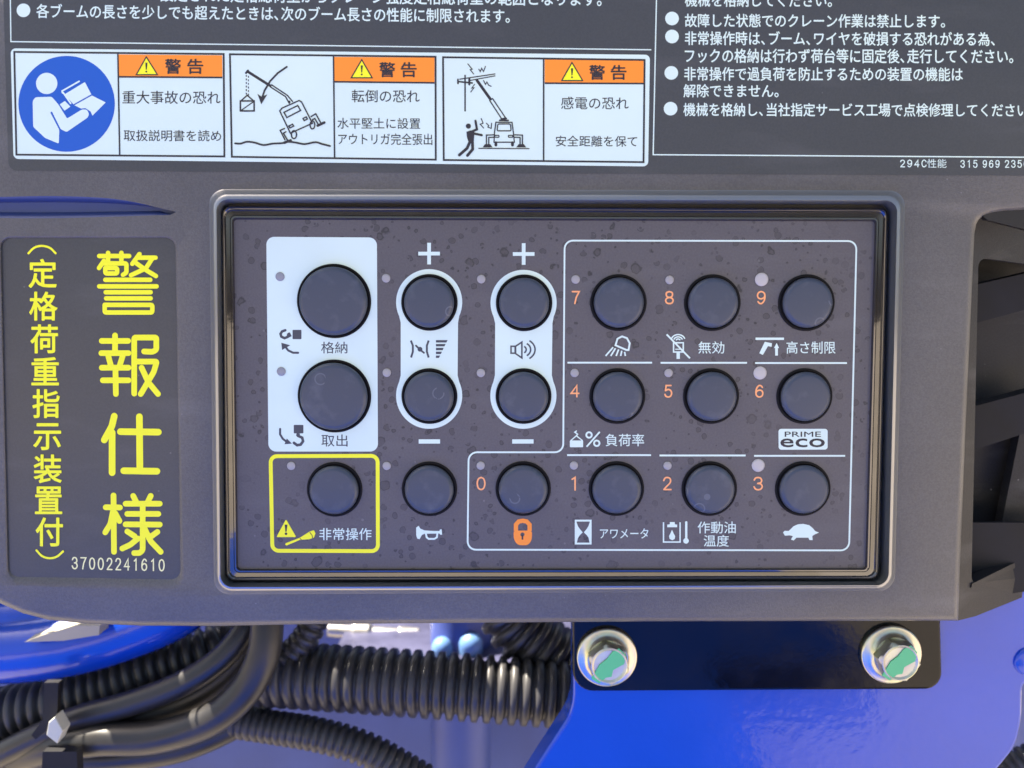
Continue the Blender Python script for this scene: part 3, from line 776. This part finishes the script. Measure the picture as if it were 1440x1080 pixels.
for f, tri, tx, lab in ((c1, [(617, 240), (664, 315), (575, 315)], (696, 248, 857, 312), None), (c2, [(146, 252), (190, 328), (102, 328)], (220, 262, 378, 326), None), (c2, [(1033, 264), (1078, 340), (990, 340)], (1106, 274, 1263, 337), None)):
    wa('yellow', 'warning_triangle', lambda a: a.poly(T(f, tri)), 2)
    def tr(a):
        a.stroke(T(f, tri), 1.6, closed=True)
        cx = tri[0][0]; y = tri[0][1]; a.poly(T(f, [(cx - 4, y + 24), (cx + 5, y + 24), (cx + 2, y + 54), (cx - 2, y + 54)])); a.disc(*f(cx, y + 62), 1.3)
        x0, y0 = f(tx[0], tx[1]); x1, y1 = f(tx[2], tx[3]); w = (y1 - y0) * 1.05
        a.text('警', x0, y0, x0 + w, y1, off=.02); a.text('告', x1 - w, y0, x1, y1, off=.016)
    wa('black', 'heading_lettering', tr, 3)
def wt(*rows):
    def fn(a):
        for r in rows: a.text(*r[:5], r[5] if len(r) > 5 else .004, .004)
    wa('black', 'warning_text', fn, 1)
wt(('重大事故の恐れ', 172, 127.5, 310, 146), ('取扱説明書を読め', 174, 182.5, 311, 198.5))
wt(('転倒の恐れ', 494.5, 126, 590, 144), ('水平堅土に設置', 474.5, 165.5, 591, 181), ('アウトリガ完全張出', 475.5, 187.3, 608, 203.5))
wt(('感電の恐れ', 789, 136, 884, 153.5), ('安全距離を保て', 781.5, 190.5, 896, 206))
# pictogram: read the manual
wa('blue_ink', 'blue_disc', lambda a: a.disc(93.7, 146, 67.8, 67.4, 64), 1, 'round blue mandatory sign')
def _(a):
    a.disc(*c1(197, 352), 15)
    a.poly(rounded(T(c1, [(138, 425), (150, 410), (218, 408), (246, 440), (283, 500), (345, 462), (366, 462), (376, 480), (370, 496), (281, 557), (256, 545), (219, 470), (212, 474), (250, 548), (248, 606), (190, 582), (140, 535)]), 2))
    a.poly(T(c1, [(272, 398), (358, 346), (385, 398), (310, 440)])); a.stroke(T(c1, [(264, 392), (262, 384), (334, 343)]), 2.2)
    a.stroke(T(c1, [(266, 390), (298, 436)]), 2.2)
    a.poly(T(c1, [(314, 444), (388, 403), (446, 432), (390, 488), (382, 470), (360, 456), (342, 458)])); a.poly(T(c1, [(252, 440), (274, 426), (297, 450), (272, 467)]))
wa('sticker', 'reader_pictogram', _, 2)
def _(a):
    w = 1.9
    a.stroke(T(c1, [(1045, 302), (1140, 362)]), 3.8); a.stroke(T(c1, [(1140, 366), (1205, 408), (1220, 436)]), w); a.stroke(T(c1, [(1146, 358), (1212, 402), (1234, 428)]), w)
    a.stroke(T(c1, [(1038, 308), (1046, 298)]), 3); a.disc(*c1(1220, 430), 2)
    for y in range(316, 400, 15): a.stroke(T(c1, [(1039, y), (1039, y + 8)]), 1.5, cap=False); a.stroke(T(c1, [(1048, y + 4), (1048, y + 12)]), 1.3, cap=False)
    a.stroke(T(c1, [(1014, 426), (1072, 426), (1072, 468), (1014, 468)]), 2.2, closed=True); a.stroke(T(c1, [(1018, 424), (1043, 402), (1068, 424)]), w); a.stroke(T(c1, [(1020, 464), (1068, 430)]), 1.5)
    a.stroke(T(c1, [(1210, 282), (1172, 308), (1140, 342), (1116, 382), (1105, 415)]), 2.6); a.poly(T(c1, [(1086, 396), (1104, 408), (1128, 398), (1102, 440)]))
    a.stroke(T(c1, [(1180, 468), (1190, 456), (1262, 424), (1272, 430), (1318, 520), (1225, 562)]), w, closed=True)
    a.stroke(T(c1, [(1198, 474), (1256, 445), (1268, 466), (1210, 496)]), w, closed=True)
    a.stroke(T(c1, [(1278, 500), (1292, 493), (1297, 502), (1283, 509)]), 1.8, closed=True); a.stroke(T(c1, [(1218, 532), (1234, 524), (1239, 532), (1223, 540)]), 1.8, closed=True)
    a.stroke(T(c1, [(1312, 492), (1332, 480), (1352, 516)]), w); a.stroke(T(c1, [(1318, 505), (1328, 500), (1342, 524)]), w); a.stroke(T(c1, [(1340, 530), (1368, 517)]), 3.6)
    a.stroke(T(c1, [(1200, 542), (1182, 550), (1202, 590)]), w); a.stroke(T(c1, [(1206, 556), (1196, 562), (1212, 590)]), w); a.stroke(T(c1, [(1200, 602), (1226, 592)]), 3.6)
    a.stroke([c1(1240 + 11 * math.cos(q_), 568 + 17 * math.sin(q_)) for q_ in [i * .4488 for i in range(14)]], w, closed=True)
    a.stroke([c1(1318 + 10 * math.cos(q_), 527 + 17 * math.sin(q_)) for q_ in [i * .4488 for i in range(14)]], w, closed=True)
    gp_ = catmull([(992, 605, 0), (1015, 606, 0), (1042, 598, 0), (1075, 602, 0), (1112, 612, 0), (1150, 606, 0), (1190, 604, 0), (1215, 598, 0), (1250, 602, 0), (1286, 608, 0), (1330, 600, 0), (1360, 608, 0), (1392, 616, 0)], 4)
    a.stroke([c1(p.x, p.y) for p in gp_], 2.6)
wa('black', 'tipping_crane_pictogram', _, 1)
def _(a):
    w = 1.7
    a.stroke(T(c2, [(582, 316), (582, 470)]), 2.2, cap=False); a.stroke(T(c2, [(560, 334), (708, 312)]), 1.6); a.stroke(T(c2, [(600, 340), (708, 320)]), 1.5)
    a.stroke(T(c2, [(552, 335), (552, 352)]), 2.4); a.stroke(T(c2, [(552, 344), (612, 350)]), 2.4); a.stroke(T(c2, [(600, 332), (600, 356)]), 3)
    a.stroke(T(c2, [(630, 336), (690, 420)]), 4.0, cap=False)
    a.stroke(T(c2, [(686, 424), (698, 416), (752, 496), (738, 504)]), w, closed=True); a.stroke(T(c2, [(728, 508), (764, 508)]), 2.4); a.stroke(T(c2, [(735, 502), (756, 500)]), 2.4)
    for z in ([(594, 270), (612, 292), (604, 294), (618, 312)], [(640, 292), (646, 302), (652, 288), (660, 302), (668, 280)], [(660, 340), (668, 356), (674, 346), (682, 360), (692, 364)], [(622, 356), (610, 372), (620, 370), (606, 388)],
              [(650, 500), (658, 520), (646, 524), (660, 540)], [(672, 520), (682, 530), (678, 536), (692, 542), (694, 520)]): a.stroke(T(c2, z), 1.4)
    a.stroke(T(c2, [(712, 516), (780, 516), (786, 560), (790, 600), (704, 600), (706, 560)]), w, closed=True); a.stroke(rquad(T(c2, [(720, 523), (774, 523), (776, 552), (717, 552)]), 2), w, closed=True)
    for x in (716, 774): a.stroke(rquad(T(c2, [(x - 9, 571), (x + 9, 571), (x + 9, 579), (x - 9, 579)]), .8), 1.5, closed=True)
    for x in (712, 782): a.stroke(T(c2, [(x, 602), (x, 612)]), 4)
    a.stroke(T(c2, [(704, 569), (672, 570), (672, 608)]), w); a.stroke(T(c2, [(704, 579), (682, 580), (682, 608)]), w); a.stroke(T(c2, [(792, 569), (824, 570), (824, 608)]), w); a.stroke(T(c2, [(792, 579), (814, 580), (814, 608)]), w)
    a.poly(T(c2, [(666, 608), (688, 608), (698, 622), (656, 622)])); a.poly(T(c2, [(808, 608), (830, 608), (840, 622), (798, 622)])); a.stroke(T(c2, [(640, 626), (852, 627)]), 1.4)
    a.disc(*c2(596, 532), 3.6)
    a.poly(T(c2, [(588, 556), (606, 550), (622, 556), (620, 578), (618, 604), (598, 604), (590, 578)])); a.stroke(T(c2, [(612, 554), (632, 546), (626, 510)]), 3.2); a.stroke(T(c2, [(612, 562), (652, 570)]), 3.2)
    a.stroke(T(c2, [(603, 598), (590, 626), (558, 654)]), 4); a.stroke(T(c2, [(613, 600), (614, 630), (592, 656)]), 4)
wa('black', 'electric_shock_pictogram', _, 1)

# ------------------------------------------------------------------ yellow lettered decal, left
YY = CY + .8 * MM
yd = subroot('alarm_decal', P(128, 573, YY), 'dark decal with large yellow vertical Japanese lettering')
a = Art(YY); a.poly(rquad(pocket_i, 14)); under(a.build('decal_film', M['decal'], None), yd)
def ya(m, name, fn): return da(m, name, fn, yd, YY - .05 * MM)
def c4(x, y): return (x / 3.375, 240 + y / 3.375)
def c5(x, y): return (x / 3, 540 + y / 3)
def soft(pts, r=2.6):
    out = [pts[0]]
    for i in range(1, len(pts) - 1):
        p = Vector(pts[i]); a_ = Vector(pts[i - 1]) - p; b_ = Vector(pts[i + 1]) - p; k = min(r, a_.length * .4, b_.length * .4)
        s_, e_ = p + a_.normalized() * k, p + b_.normalized() * k
        out += [tuple((1 - t) ** 2 * s_ + 2 * t * (1 - t) * p + t * t * e_) for t in (0, .25, .5, .75, 1)]
    return out + [pts[-1]]
def st(f, w, *ss):
    def fn(a):
        for s_ in ss: a.stroke(soft(T(f, s_)), w)
    ya('yellow', 'large_lettering', fn)
st(c4, 6.4, [(471, 405), (613, 405)], [(513, 390), (513, 424)], [(576, 390), (576, 424)], [(493, 428), (470, 462)], [(490, 440), (600, 440), (600, 484), (584, 494)], [(500, 462), (556, 462), (556, 488), (500, 488), (500, 462)],
   [(662, 396), (628, 442)], [(652, 413), (738, 413)], [(722, 418), (692, 464), (622, 496)], [(648, 440), (690, 470), (740, 500)], [(500, 518), (713, 518)], [(471, 549), (743, 549)], [(502, 577), (715, 577)], [(504, 606), (715, 606)],
   [(497, 637), (723, 637), (723, 673), (497, 673), (497, 637)])
st(c4, 8.0, [(483, 808), (608, 808)], [(481, 866), (610, 866)], [(483, 935), (610, 935)], [(488, 995), (610, 995)], [(546, 782), (546, 866)], [(514, 880), (526, 925)], [(582, 880), (568, 925)], [(548, 935), (550, 1060)],
   [(637, 1058), (637, 792), (742, 792), (742, 850), (724, 860), (684, 858)], [(645, 906), (744, 906), (730, 955), (668, 1060)], [(672, 935), (704, 1004), (750, 1060)])
st(c5, 9.4, [(482, 136), (472, 178), (440, 236)], [(473, 205), (473, 374)], [(588, 138), (590, 360)], [(508, 201), (668, 203)], [(522, 366), (662, 368)])
st(c5, 8.0, [(446, 520), (506, 521)], [(479, 470), (481, 708)], [(477, 535), (466, 590), (444, 626)], [(486, 545), (504, 578)], [(562, 472), (574, 496)], [(636, 472), (624, 496)], [(530, 505), (674, 505)], [(537, 548), (668, 548)], [(530, 592), (674, 593)],
   [(602, 505), (602, 700), (590, 713), (566, 713)], [(537, 622), (568, 642)], [(582, 652), (550, 678), (516, 694)], [(664, 624), (628, 650)], [(610, 610), (636, 664), (678, 708)])
def _(a):
    a.stroke([(p.x, p.y) for p in catmull([(*c4(*q_), 0) for q_ in ((135, 392), (162, 366), (198, 357), (236, 366), (264, 392))], 5)], 3)
    for ch, x0, y0, x1, y1 in (('定', 40, 364, 80, 405), ('格', 41, 410, 81, 451), ('荷', 42.7, 456, 81.7, 497), ('重', 44, 502, 83, 542), ('指', 45.5, 547, 84, 588), ('示', 46.7, 595, 86, 633), ('装', 47.3, 639, 87, 679.5), ('置', 49, 684, 87.7, 723), ('付', 50, 727.5, 88.7, 768.5)):
        a.text(ch, x0, y0, x1, y1, off=.018)
    a.stroke([(p.x, p.y) for p in catmull([(*c5(*q_), 0) for q_ in ((154, 702), (178, 726), (210, 735), (240, 728), (266, 706))], 5)], 3)
ya('yellow', 'small_lettering', _)
ya('pale_yellow', 'part_number', lambda a: a.digits('37002241610', 100.7, 783, 231.7, 800.5, 1.9, .024))

# ------------------------------------------------------------------ right hand side wing
wing = subroot('side_wing', P(1420, 600, .02), 'recessed side of the casing with an opening')
def WYf(x, base=.5): return (base + max(0, x - 1345) * .16) * MM
def wpoly(name, outer, holes, m, off=0.0, thick=2.0):
    loops = [[Vector((x, y, 0)) for x, y in l] for l in [outer] + holes]
    tris = geometry.tessellate_polygon(loops); flat = [p for l in loops for p in l]
    v = [P(p.x, p.y, WYf(p.x) + off) for p in flat]; n = len(v); vb = [p + Vector((0, thick * MM, 0)) for p in v]
    fs = [tuple(t) for t in tris] + [tuple(n + i for i in t[::-1]) for t in tris]; b = 0
    for l in loops:
        k = len(l)
        for i in range(k): fs.append((b + i, b + (i + 1) % k, n + b + (i + 1) % k, n + b + i))
        b += k
    me = mesh(name, v + vb, fs); bm = bmesh.new(); bm.from_mesh(me); bmesh.ops.recalc_face_normals(bm, faces=bm.faces); bm.to_mesh(me); bm.free()
    return under(link(name, me, m), wing)
wpoly('wing_plate', [(1346, 873), (1372, 866.5), (1440, 839), (1560, 800), (1560, 280), (1360, 280), (1352, 600)],
      [rounded([(1376, 362), (1520, 382), (1520, 745), (1440, 782), (1366, 824), (1370, 640)], 13)], M['wing'])
wpoly('opening_sill', [(1366, 827), (1440, 793), (1520, 755), (1520, 748), (1440, 785), (1367, 821)], [], M['wing'], off=-.6 * MM, thick=5)
def inner(name, pts, Y0, th, m): return under(prism(name, pts, Y0, Y0 + th, m), wing)
inner('shaded_recess_ceiling', [(1378, 300), (1390, 296), (1408, 293), (1520, 289), (1520, 345), (1440, 322), (1388, 309)], -.8 * MM, 2 * MM, M['gap'])  # recess ceiling, its shadow put in as plain black
inner('louver_slat', [(1366, 402), (1470, 378), (1470, 428), (1366, 456)], 16 * MM, 6 * MM, M['dark'])
inner('louver_slat', [(1360, 574), (1470, 545), (1470, 600), (1360, 636)], 16 * MM, 6 * MM, M['dark'])
inner('inner_panel', [(1355, 300), (1540, 300), (1540, 840), (1350, 840)], 30 * MM, 4 * MM, M['wing'])
inner('inner_shield', [(1350, 735), (1500, 735), (1500, 812), (1440, 832), (1350, 846)], 13 * MM, 1.5 * MM, M['dark'])
inner('inner_plate', [(1440, 580), (1480, 560), (1480, 800), (1398, 800), (1412, 720)], 22 * MM, 4 * MM, M['wing'])

# ------------------------------------------------------------------ bracket with two bolts
BY = 12 * MM
br = thing('mounting_bracket', 'glossy black mounting plate with two zinc flange bolts below the keypad casing', 'bracket', P(1065, 920, BY))
def bchild(o): o.parent = br; o.matrix_parent_inverse = Matrix.Translation(-br.location); return o
pl = prism('plate', rquad([(805, 820), (1322, 820), (1326, 970), (806, 973)], [2, 2, 24, 28]), BY, BY + 3.2 * MM, M['plate'], None, bevel=.9 * MM); bchild(pl)
def bolt(cx, cy, rot):
    sc = SC(cx, cy, BY); R = 42.5 * sc; base = P(cx, cy, BY)
    prof = [(R, 0), (R, -.0012), (R - .0003, -.0017), (R * .97 - .0004, -.0018), (R * .80, -.0019), (R * .72, -.0024), (R * .66, -.0032), (.00001, -.0033)]
    vs, fs = lathe(prof, 56); fl = link('flange_bolt', mesh('flange_bolt', vs, fs, True), M['zinc']); fl.location = base - br.location; fl.parent = br
    md = fl.modifiers.new('edges', 'EDGE_SPLIT'); md.split_angle = math.radians(45)
    bmx = bmesh.new(); n = 48; h = []
    # hexagonal head with a chamfered round top and a shallow dish
    rh = R * .70
    def hexr(a): a = (a + rot) % (math.pi / 3) - math.pi / 6; return rh * .866 / math.cos(a)
    rings = []
    for kind, y in (('hex', -.003), ('hex', -.0066), ('chf', -.0074), ('top', -.0075), ('dish', -.0071), ('in', -.0069)):
        ring = []
        for i in range(n):
            a = 2 * math.pi * i / n; r = hexr(a)
            if kind == 'chf': r = min(r, rh * .845)
            if kind == 'top': r = rh * .80
            if kind == 'dish': r = rh * .70
            if kind == 'in': r = rh * .02
            ring.append(bmx.verts.new((r * math.cos(a), y, r * math.sin(a))))
        rings.append(ring)
    for A_, B_ in zip(rings, rings[1:]):
        for i in range(n): bmx.faces.new((A_[i], B_[i], B_[(i + 1) % n], A_[(i + 1) % n]))
    bmx.faces.new(rings[-1]); bmesh.ops.recalc_face_normals(bmx, faces=bmx.faces)
    me = bpy.data.meshes.new('hex_head'); bmx.to_mesh(me); bmx.free(); me.polygons.foreach_set('use_smooth', [True] * len(me.polygons))
    hd = link('hex_head', me, M['zinc_dull']); hd.parent = fl; md = hd.modifiers.new('edges', 'EDGE_SPLIT'); md.split_angle = math.radians(28)
    # green marker stripe
    s = rh; pts = [(-.62, -.50), (-.40, -.62), (-.16, -.40), (.02, -.34), (.10, -.12), (.46, .12), (.56, .42), (.38, .60), (.16, .46), (-.04, .20), (-.30, -.02)]
    pts = [((x + y) * .64 + (x - y) * .88, (x + y) * .64 - (x - y) * .88) for x, y in pts]; v = [(x * s, -.00735, y * s) for x, y in pts]; vb = [(x * s, -.0069, y * s) for x, y in pts]; m_ = len(pts)
    me = mesh('paint_mark', v + vb, [tuple(range(m_)), tuple(range(2 * m_ - 1, m_ - 1, -1))] + [(i, m_ + i, m_ + (i + 1) % m_, (i + 1) % m_) for i in range(m_)])
    pm = link('paint_mark', me, M['green']); pm.parent = fl
    return fl
bolt(853, 922, .35); bolt(1251, 918, .15)

# ------------------------------------------------------------------ blue steelwork
BP = BY + 3.2 * MM
bp = prism('crane_body_plate', rounded([(806, 780), (806, 985), (799, 1008), (752, 1080), (690, 1180), (1320, 1180), (1402, 1085), (1430, 1050), (1438, 1015), (1439, 958), (1540, 940), (1540, 780)], 14), BP, BP + 10 * MM, M['paint'], None, bevel=1.2 * MM)
tag(bp, 'bright glossy blue painted steel plate behind the black bracket at lower right', 'steel plate')
vs, fs = lathe([(.0045, 0), (.0044, -.0006), (.0038, -.0009), (1e-5, -.0009)], 32)
o = link('lug', mesh('lug', vs, fs, True), M['paint'], bp); o.location = P(1446, 930, BP)
back = wbox('steel_wall', (-.40, .17, -.6), (.40, .20, -.02), M['paint_back']); tag(back, 'blue painted steel wall far behind the conduits', 'steel wall')
lz = P(600, 930, .10).z
lg = wbox('steel_ledge', (-.075, .098, lz - .012), (.03, .169, lz), M['ledge']); tag(lg, 'pale blue steel ledge catching sun behind the thick conduit', 'ledge')
do = [(-.60, -.10), (.16, -.10), (.16, -.42), (.30, -.42), (.30, -.85), (-.60, -.85)]; k = len(do)  # unseen deck added, outlined for the blue it reflects into panel and plates
dk = link('blue_reflection_deck', mesh('blue_reflection_deck', [(x, y, -.27) for x, y in do] + [(x, y, -.33) for x, y in do], [tuple(range(k - 1, -1, -1)), tuple(range(k, 2 * k))] + [(i, (i + 1) % k, k + (i + 1) % k, k + i) for i in range(k)]), M['paint']); tag(dk, 'unseen blue deck added in front of and below the panel for its reflection', 'deck')

fd = thing('blue_fender', 'bright blue curved steel pieces curving under the lower left corner of the panel', 'fender', P(100, 910, .03))
o = sweep('lower_tube', [(-120, 915, .055), (0, 915, .055), (90, 906, .055), (170, 885, .057), (250, 850, .06), (300, 800, .065)], 11.5 * MM, M['paint'], fd); o.matrix_parent_inverse = Matrix.Translation(-fd.location)
o = sweep('upper_tube', [(-120, 872, .06), (0, 872, .06), (90, 864, .062), (170, 845, .066), (250, 800, .07)], 8.5 * MM, M['paint'], fd); o.matrix_parent_inverse = Matrix.Translation(-fd.location)
ch = prism('cream_spacer', [(34, 903), (60, 893), (108, 880), (140, 880), (139, 893), (90, 901)], .040, .050, M['cream'], None); tag(ch, 'small cream coloured wedge lying on the blue fender edge', 'spacer')

post = thing('blue_post', 'dim blue round post standing behind the thick conduit', 'post', P(648, 1010, .12))
o = sweep('post_tube', [(648, 1250, .12), (648, 1080, .12), (648, 840, .12)], 13 * MM, M['paint_back'], post); o.matrix_parent_inverse = Matrix.Translation(-post.location)

# ------------------------------------------------------------------ unseen slotted plate added behind the panel to cut the sun into patches
SHZ = -.020
def slot(px, py, Y, wx, wy):
    p = P(px, py, Y); t = (SHZ - p.z) / sdir.z; c = p + sdir * t
    return [(c.x + wx / 2 * math.cos(i * math.pi / 8), c.y + wy / 2 * math.sin(i * math.pi / 8)) for i in range(16)]
SLOTS = [slot(715, 955, .043, .017, .016), slot(218, 922, .054, .026, .020), slot(110, 1000, .034, .012, .012), slot(248, 955, .036, .004, .012),
         slot(290, 1015, .030, .008, .010), slot(515, 1040, .042, .010, .010), slot(100, 890, .045, .020, .010)]
def shelf():
    outer = [(-.25, .034), (.21, .034), (.21, .092), (-.25, .092)]; loops = [[Vector((x, y, 0)) for x, y in l] for l in [outer] + SLOTS]
    tr = geometry.tessellate_polygon(loops); fl = [p for l in loops for p in l]; n = len(fl)
    v = [(p.x, p.y, SHZ) for p in fl] + [(p.x, p.y, SHZ - .0015) for p in fl]; fs = [tuple(t) for t in tr] + [tuple(n + i for i in t[::-1]) for t in tr]; b = 0
    for l in loops:
        k = len(l)
        for i in range(k): fs.append((b + i, b + (i + 1) % k, n + b + (i + 1) % k, n + b + i))
        b += k
    o = link('sun_mask_shelf', mesh('sun_mask_shelf', v, fs), M['plate'], panel); child(o)
shelf()

# ------------------------------------------------------------------ blurred fittings on the ledge
ft = thing('pipe_fitting', 'silver pipe fitting with hexagonal collars lying on the blue ledge behind the conduit', 'pipe fitting', P(545, 893, .135))
def fchild(o): o.matrix_parent_inverse = Matrix.Translation(-ft.location); return o
fchild(sweep('fitting_tube', [(462, 886, .135), (520, 890, .135), (610, 897, .135)], 3.0 * MM, M['silver'], ft))
fchild(sweep('collar', [(496, 888.5, .135), (522, 890, .135)], 4.6 * MM, M['silver'], ft, nseg=6))
fchild(sweep('collar', [(560, 893, .135), (592, 895.5, .135)], 4.2 * MM, M['silver'], ft, nseg=6))
for lab, x, y, Y_, r_ in (('pale blue cap nut on the ledge left of the blue post', 622, 914, .108, 4.4), ('pale blue cap nut on the ledge right of the blue post', 662, 908, .108, 5.0)):
    c_ = P(x, y, Y_); vs, fs = lathe([(r_ * MM, .004), (r_ * MM, -.002), (r_ * .8 * MM, -.0042), (r_ * .4 * MM, -.0056), (1e-5, -.006)], 24)
    o = link('cap_nut', mesh('cap_nut', vs, fs, True), M['pale_blue']); o.location = c_; o.rotation_euler = (math.radians(-70), 0, 0)
    tag(o, lab, 'nut', 'cap nuts on the blue ledge')
# ------------------------------------------------------------------ conduits and hoses
def conduit(name, label, ctrl, rpx, pitch_px, m='conduit', group='black corrugated conduits'):
    c = ctrl[len(ctrl) // 2]; s = SC(*c)
    return tag(sweep(name, ctrl, rpx * s, M[m], None, rib=pitch_px * s, nseg=40), label, 'conduit', group)
conduit('corrugated_conduit', 'thickest black corrugated conduit running level under the middle of the panel', [(340, 945, .065), (420, 950, .06), (600, 962, .055), (800, 977, .055), (900, 984, .058)], 46, 17.2)
conduit('corrugated_conduit', 'black corrugated conduit rising at the left under the blue fender', [(-60, 1025, .06), (0, 1005, .06), (80, 988, .06), (150, 968, .062), (220, 942, .065), (300, 915, .07), (350, 890, .08)], 38, 16.0)
conduit('corrugated_conduit', 'thin black corrugated conduit sloping down at the bottom centre', [(300, 1010, .06), (380, 1022, .056), (450, 1034, .052), (520, 1056, .05), (600, 1100, .05)], 23.5, 11.5)
conduit('corrugated_conduit', 'black corrugated conduit dropping steeply behind the left bracket bolt', [(690, 800, .075), (720, 870, .07), (770, 915, .068), (830, 960, .07), (880, 1010, .07)], 44, 16.5)
conduit('corrugated_conduit', 'slim black corrugated conduit hanging beside the smooth hose bend', [(452, 850, .06), (432, 893, .058), (402, 930, .058), (380, 970, .062)], 20, 12)
conduit('corrugated_conduit', 'short black corrugated end at the lower right corner of the blue plate', [(1405, 1092, .04), (1440, 1070, .04), (1500, 1050, .04)], 20, 10)
def stub(px, py, Y, r):
    s_ = SC(px, py, Y); vs, fs = lathe([(r * s_, .004), (r * s_, -.003), (r * .8 * s_, -.005), (1e-5, -.0055)], 6); return vs, fs
def hose(label, ctrl, r):
    s = SC(*ctrl[len(ctrl) // 2]); return tag(sweep('rubber_hose', ctrl, r * s, M['hose'], None, nseg=32), label, 'hose', 'smooth black hoses')
hose('upper smooth black hose arching from the cable tie up to the panel', [(-60, 1095, .05), (0, 1062, .045), (60, 1032, .043), (110, 1010, .043), (180, 990, .043), (255, 962, .043), (312, 925, .044), (348, 880, .048), (362, 840, .055)], 18)
hose('lower smooth black hose bending sharply upright under the panel', [(20, 1070, .05), (75, 1050, .043), (140, 1040, .040), (220, 1036, .038), (295, 1012, .036), (345, 970, .036), (370, 920, .037), (376, 870, .04), (376, 820, .045)], 23)
hose('smooth black hose hidden between the two bent hoses', [(-40, 1085, .058), (40, 1052, .056), (110, 1030, .054), (200, 1008, .053), (280, 975, .053), (335, 930, .055), (358, 880, .058), (364, 830, .06)], 26)
hose('lowest smooth black hose running into the bottom left corner', [(-60, 1120, .06), (20, 1090, .055), (90, 1068, .052), (170, 1062, .052), (250, 1050, .054), (320, 1022, .058), (380, 985, .064)], 22)
ct = thing('cable_tie', 'cream cable tie clasp on a black strap round the two smooth hoses', 'cable tie', P(75, 1030, .03))
def cchild(o): o.parent = ct; o.matrix_parent_inverse = Matrix.Translation(-ct.location); return o
cchild(prism('clasp', [(77, 1008), (88, 1028), (80, 1046), (65, 1034), (68, 1016)], .028, .033, M['clasp'], None, bevel=.3 * MM))
cchild(prism('strap', [(62, 960), (82, 960), (80, 1010), (62, 1030), (50, 1040), (44, 1034), (60, 1012)], .0335, .036, M['dark'], None))
cchild(prism('strap_end', [(60, 1057), (108, 1057), (109, 1095), (58, 1095)], .030, .034, M['dark'], None))
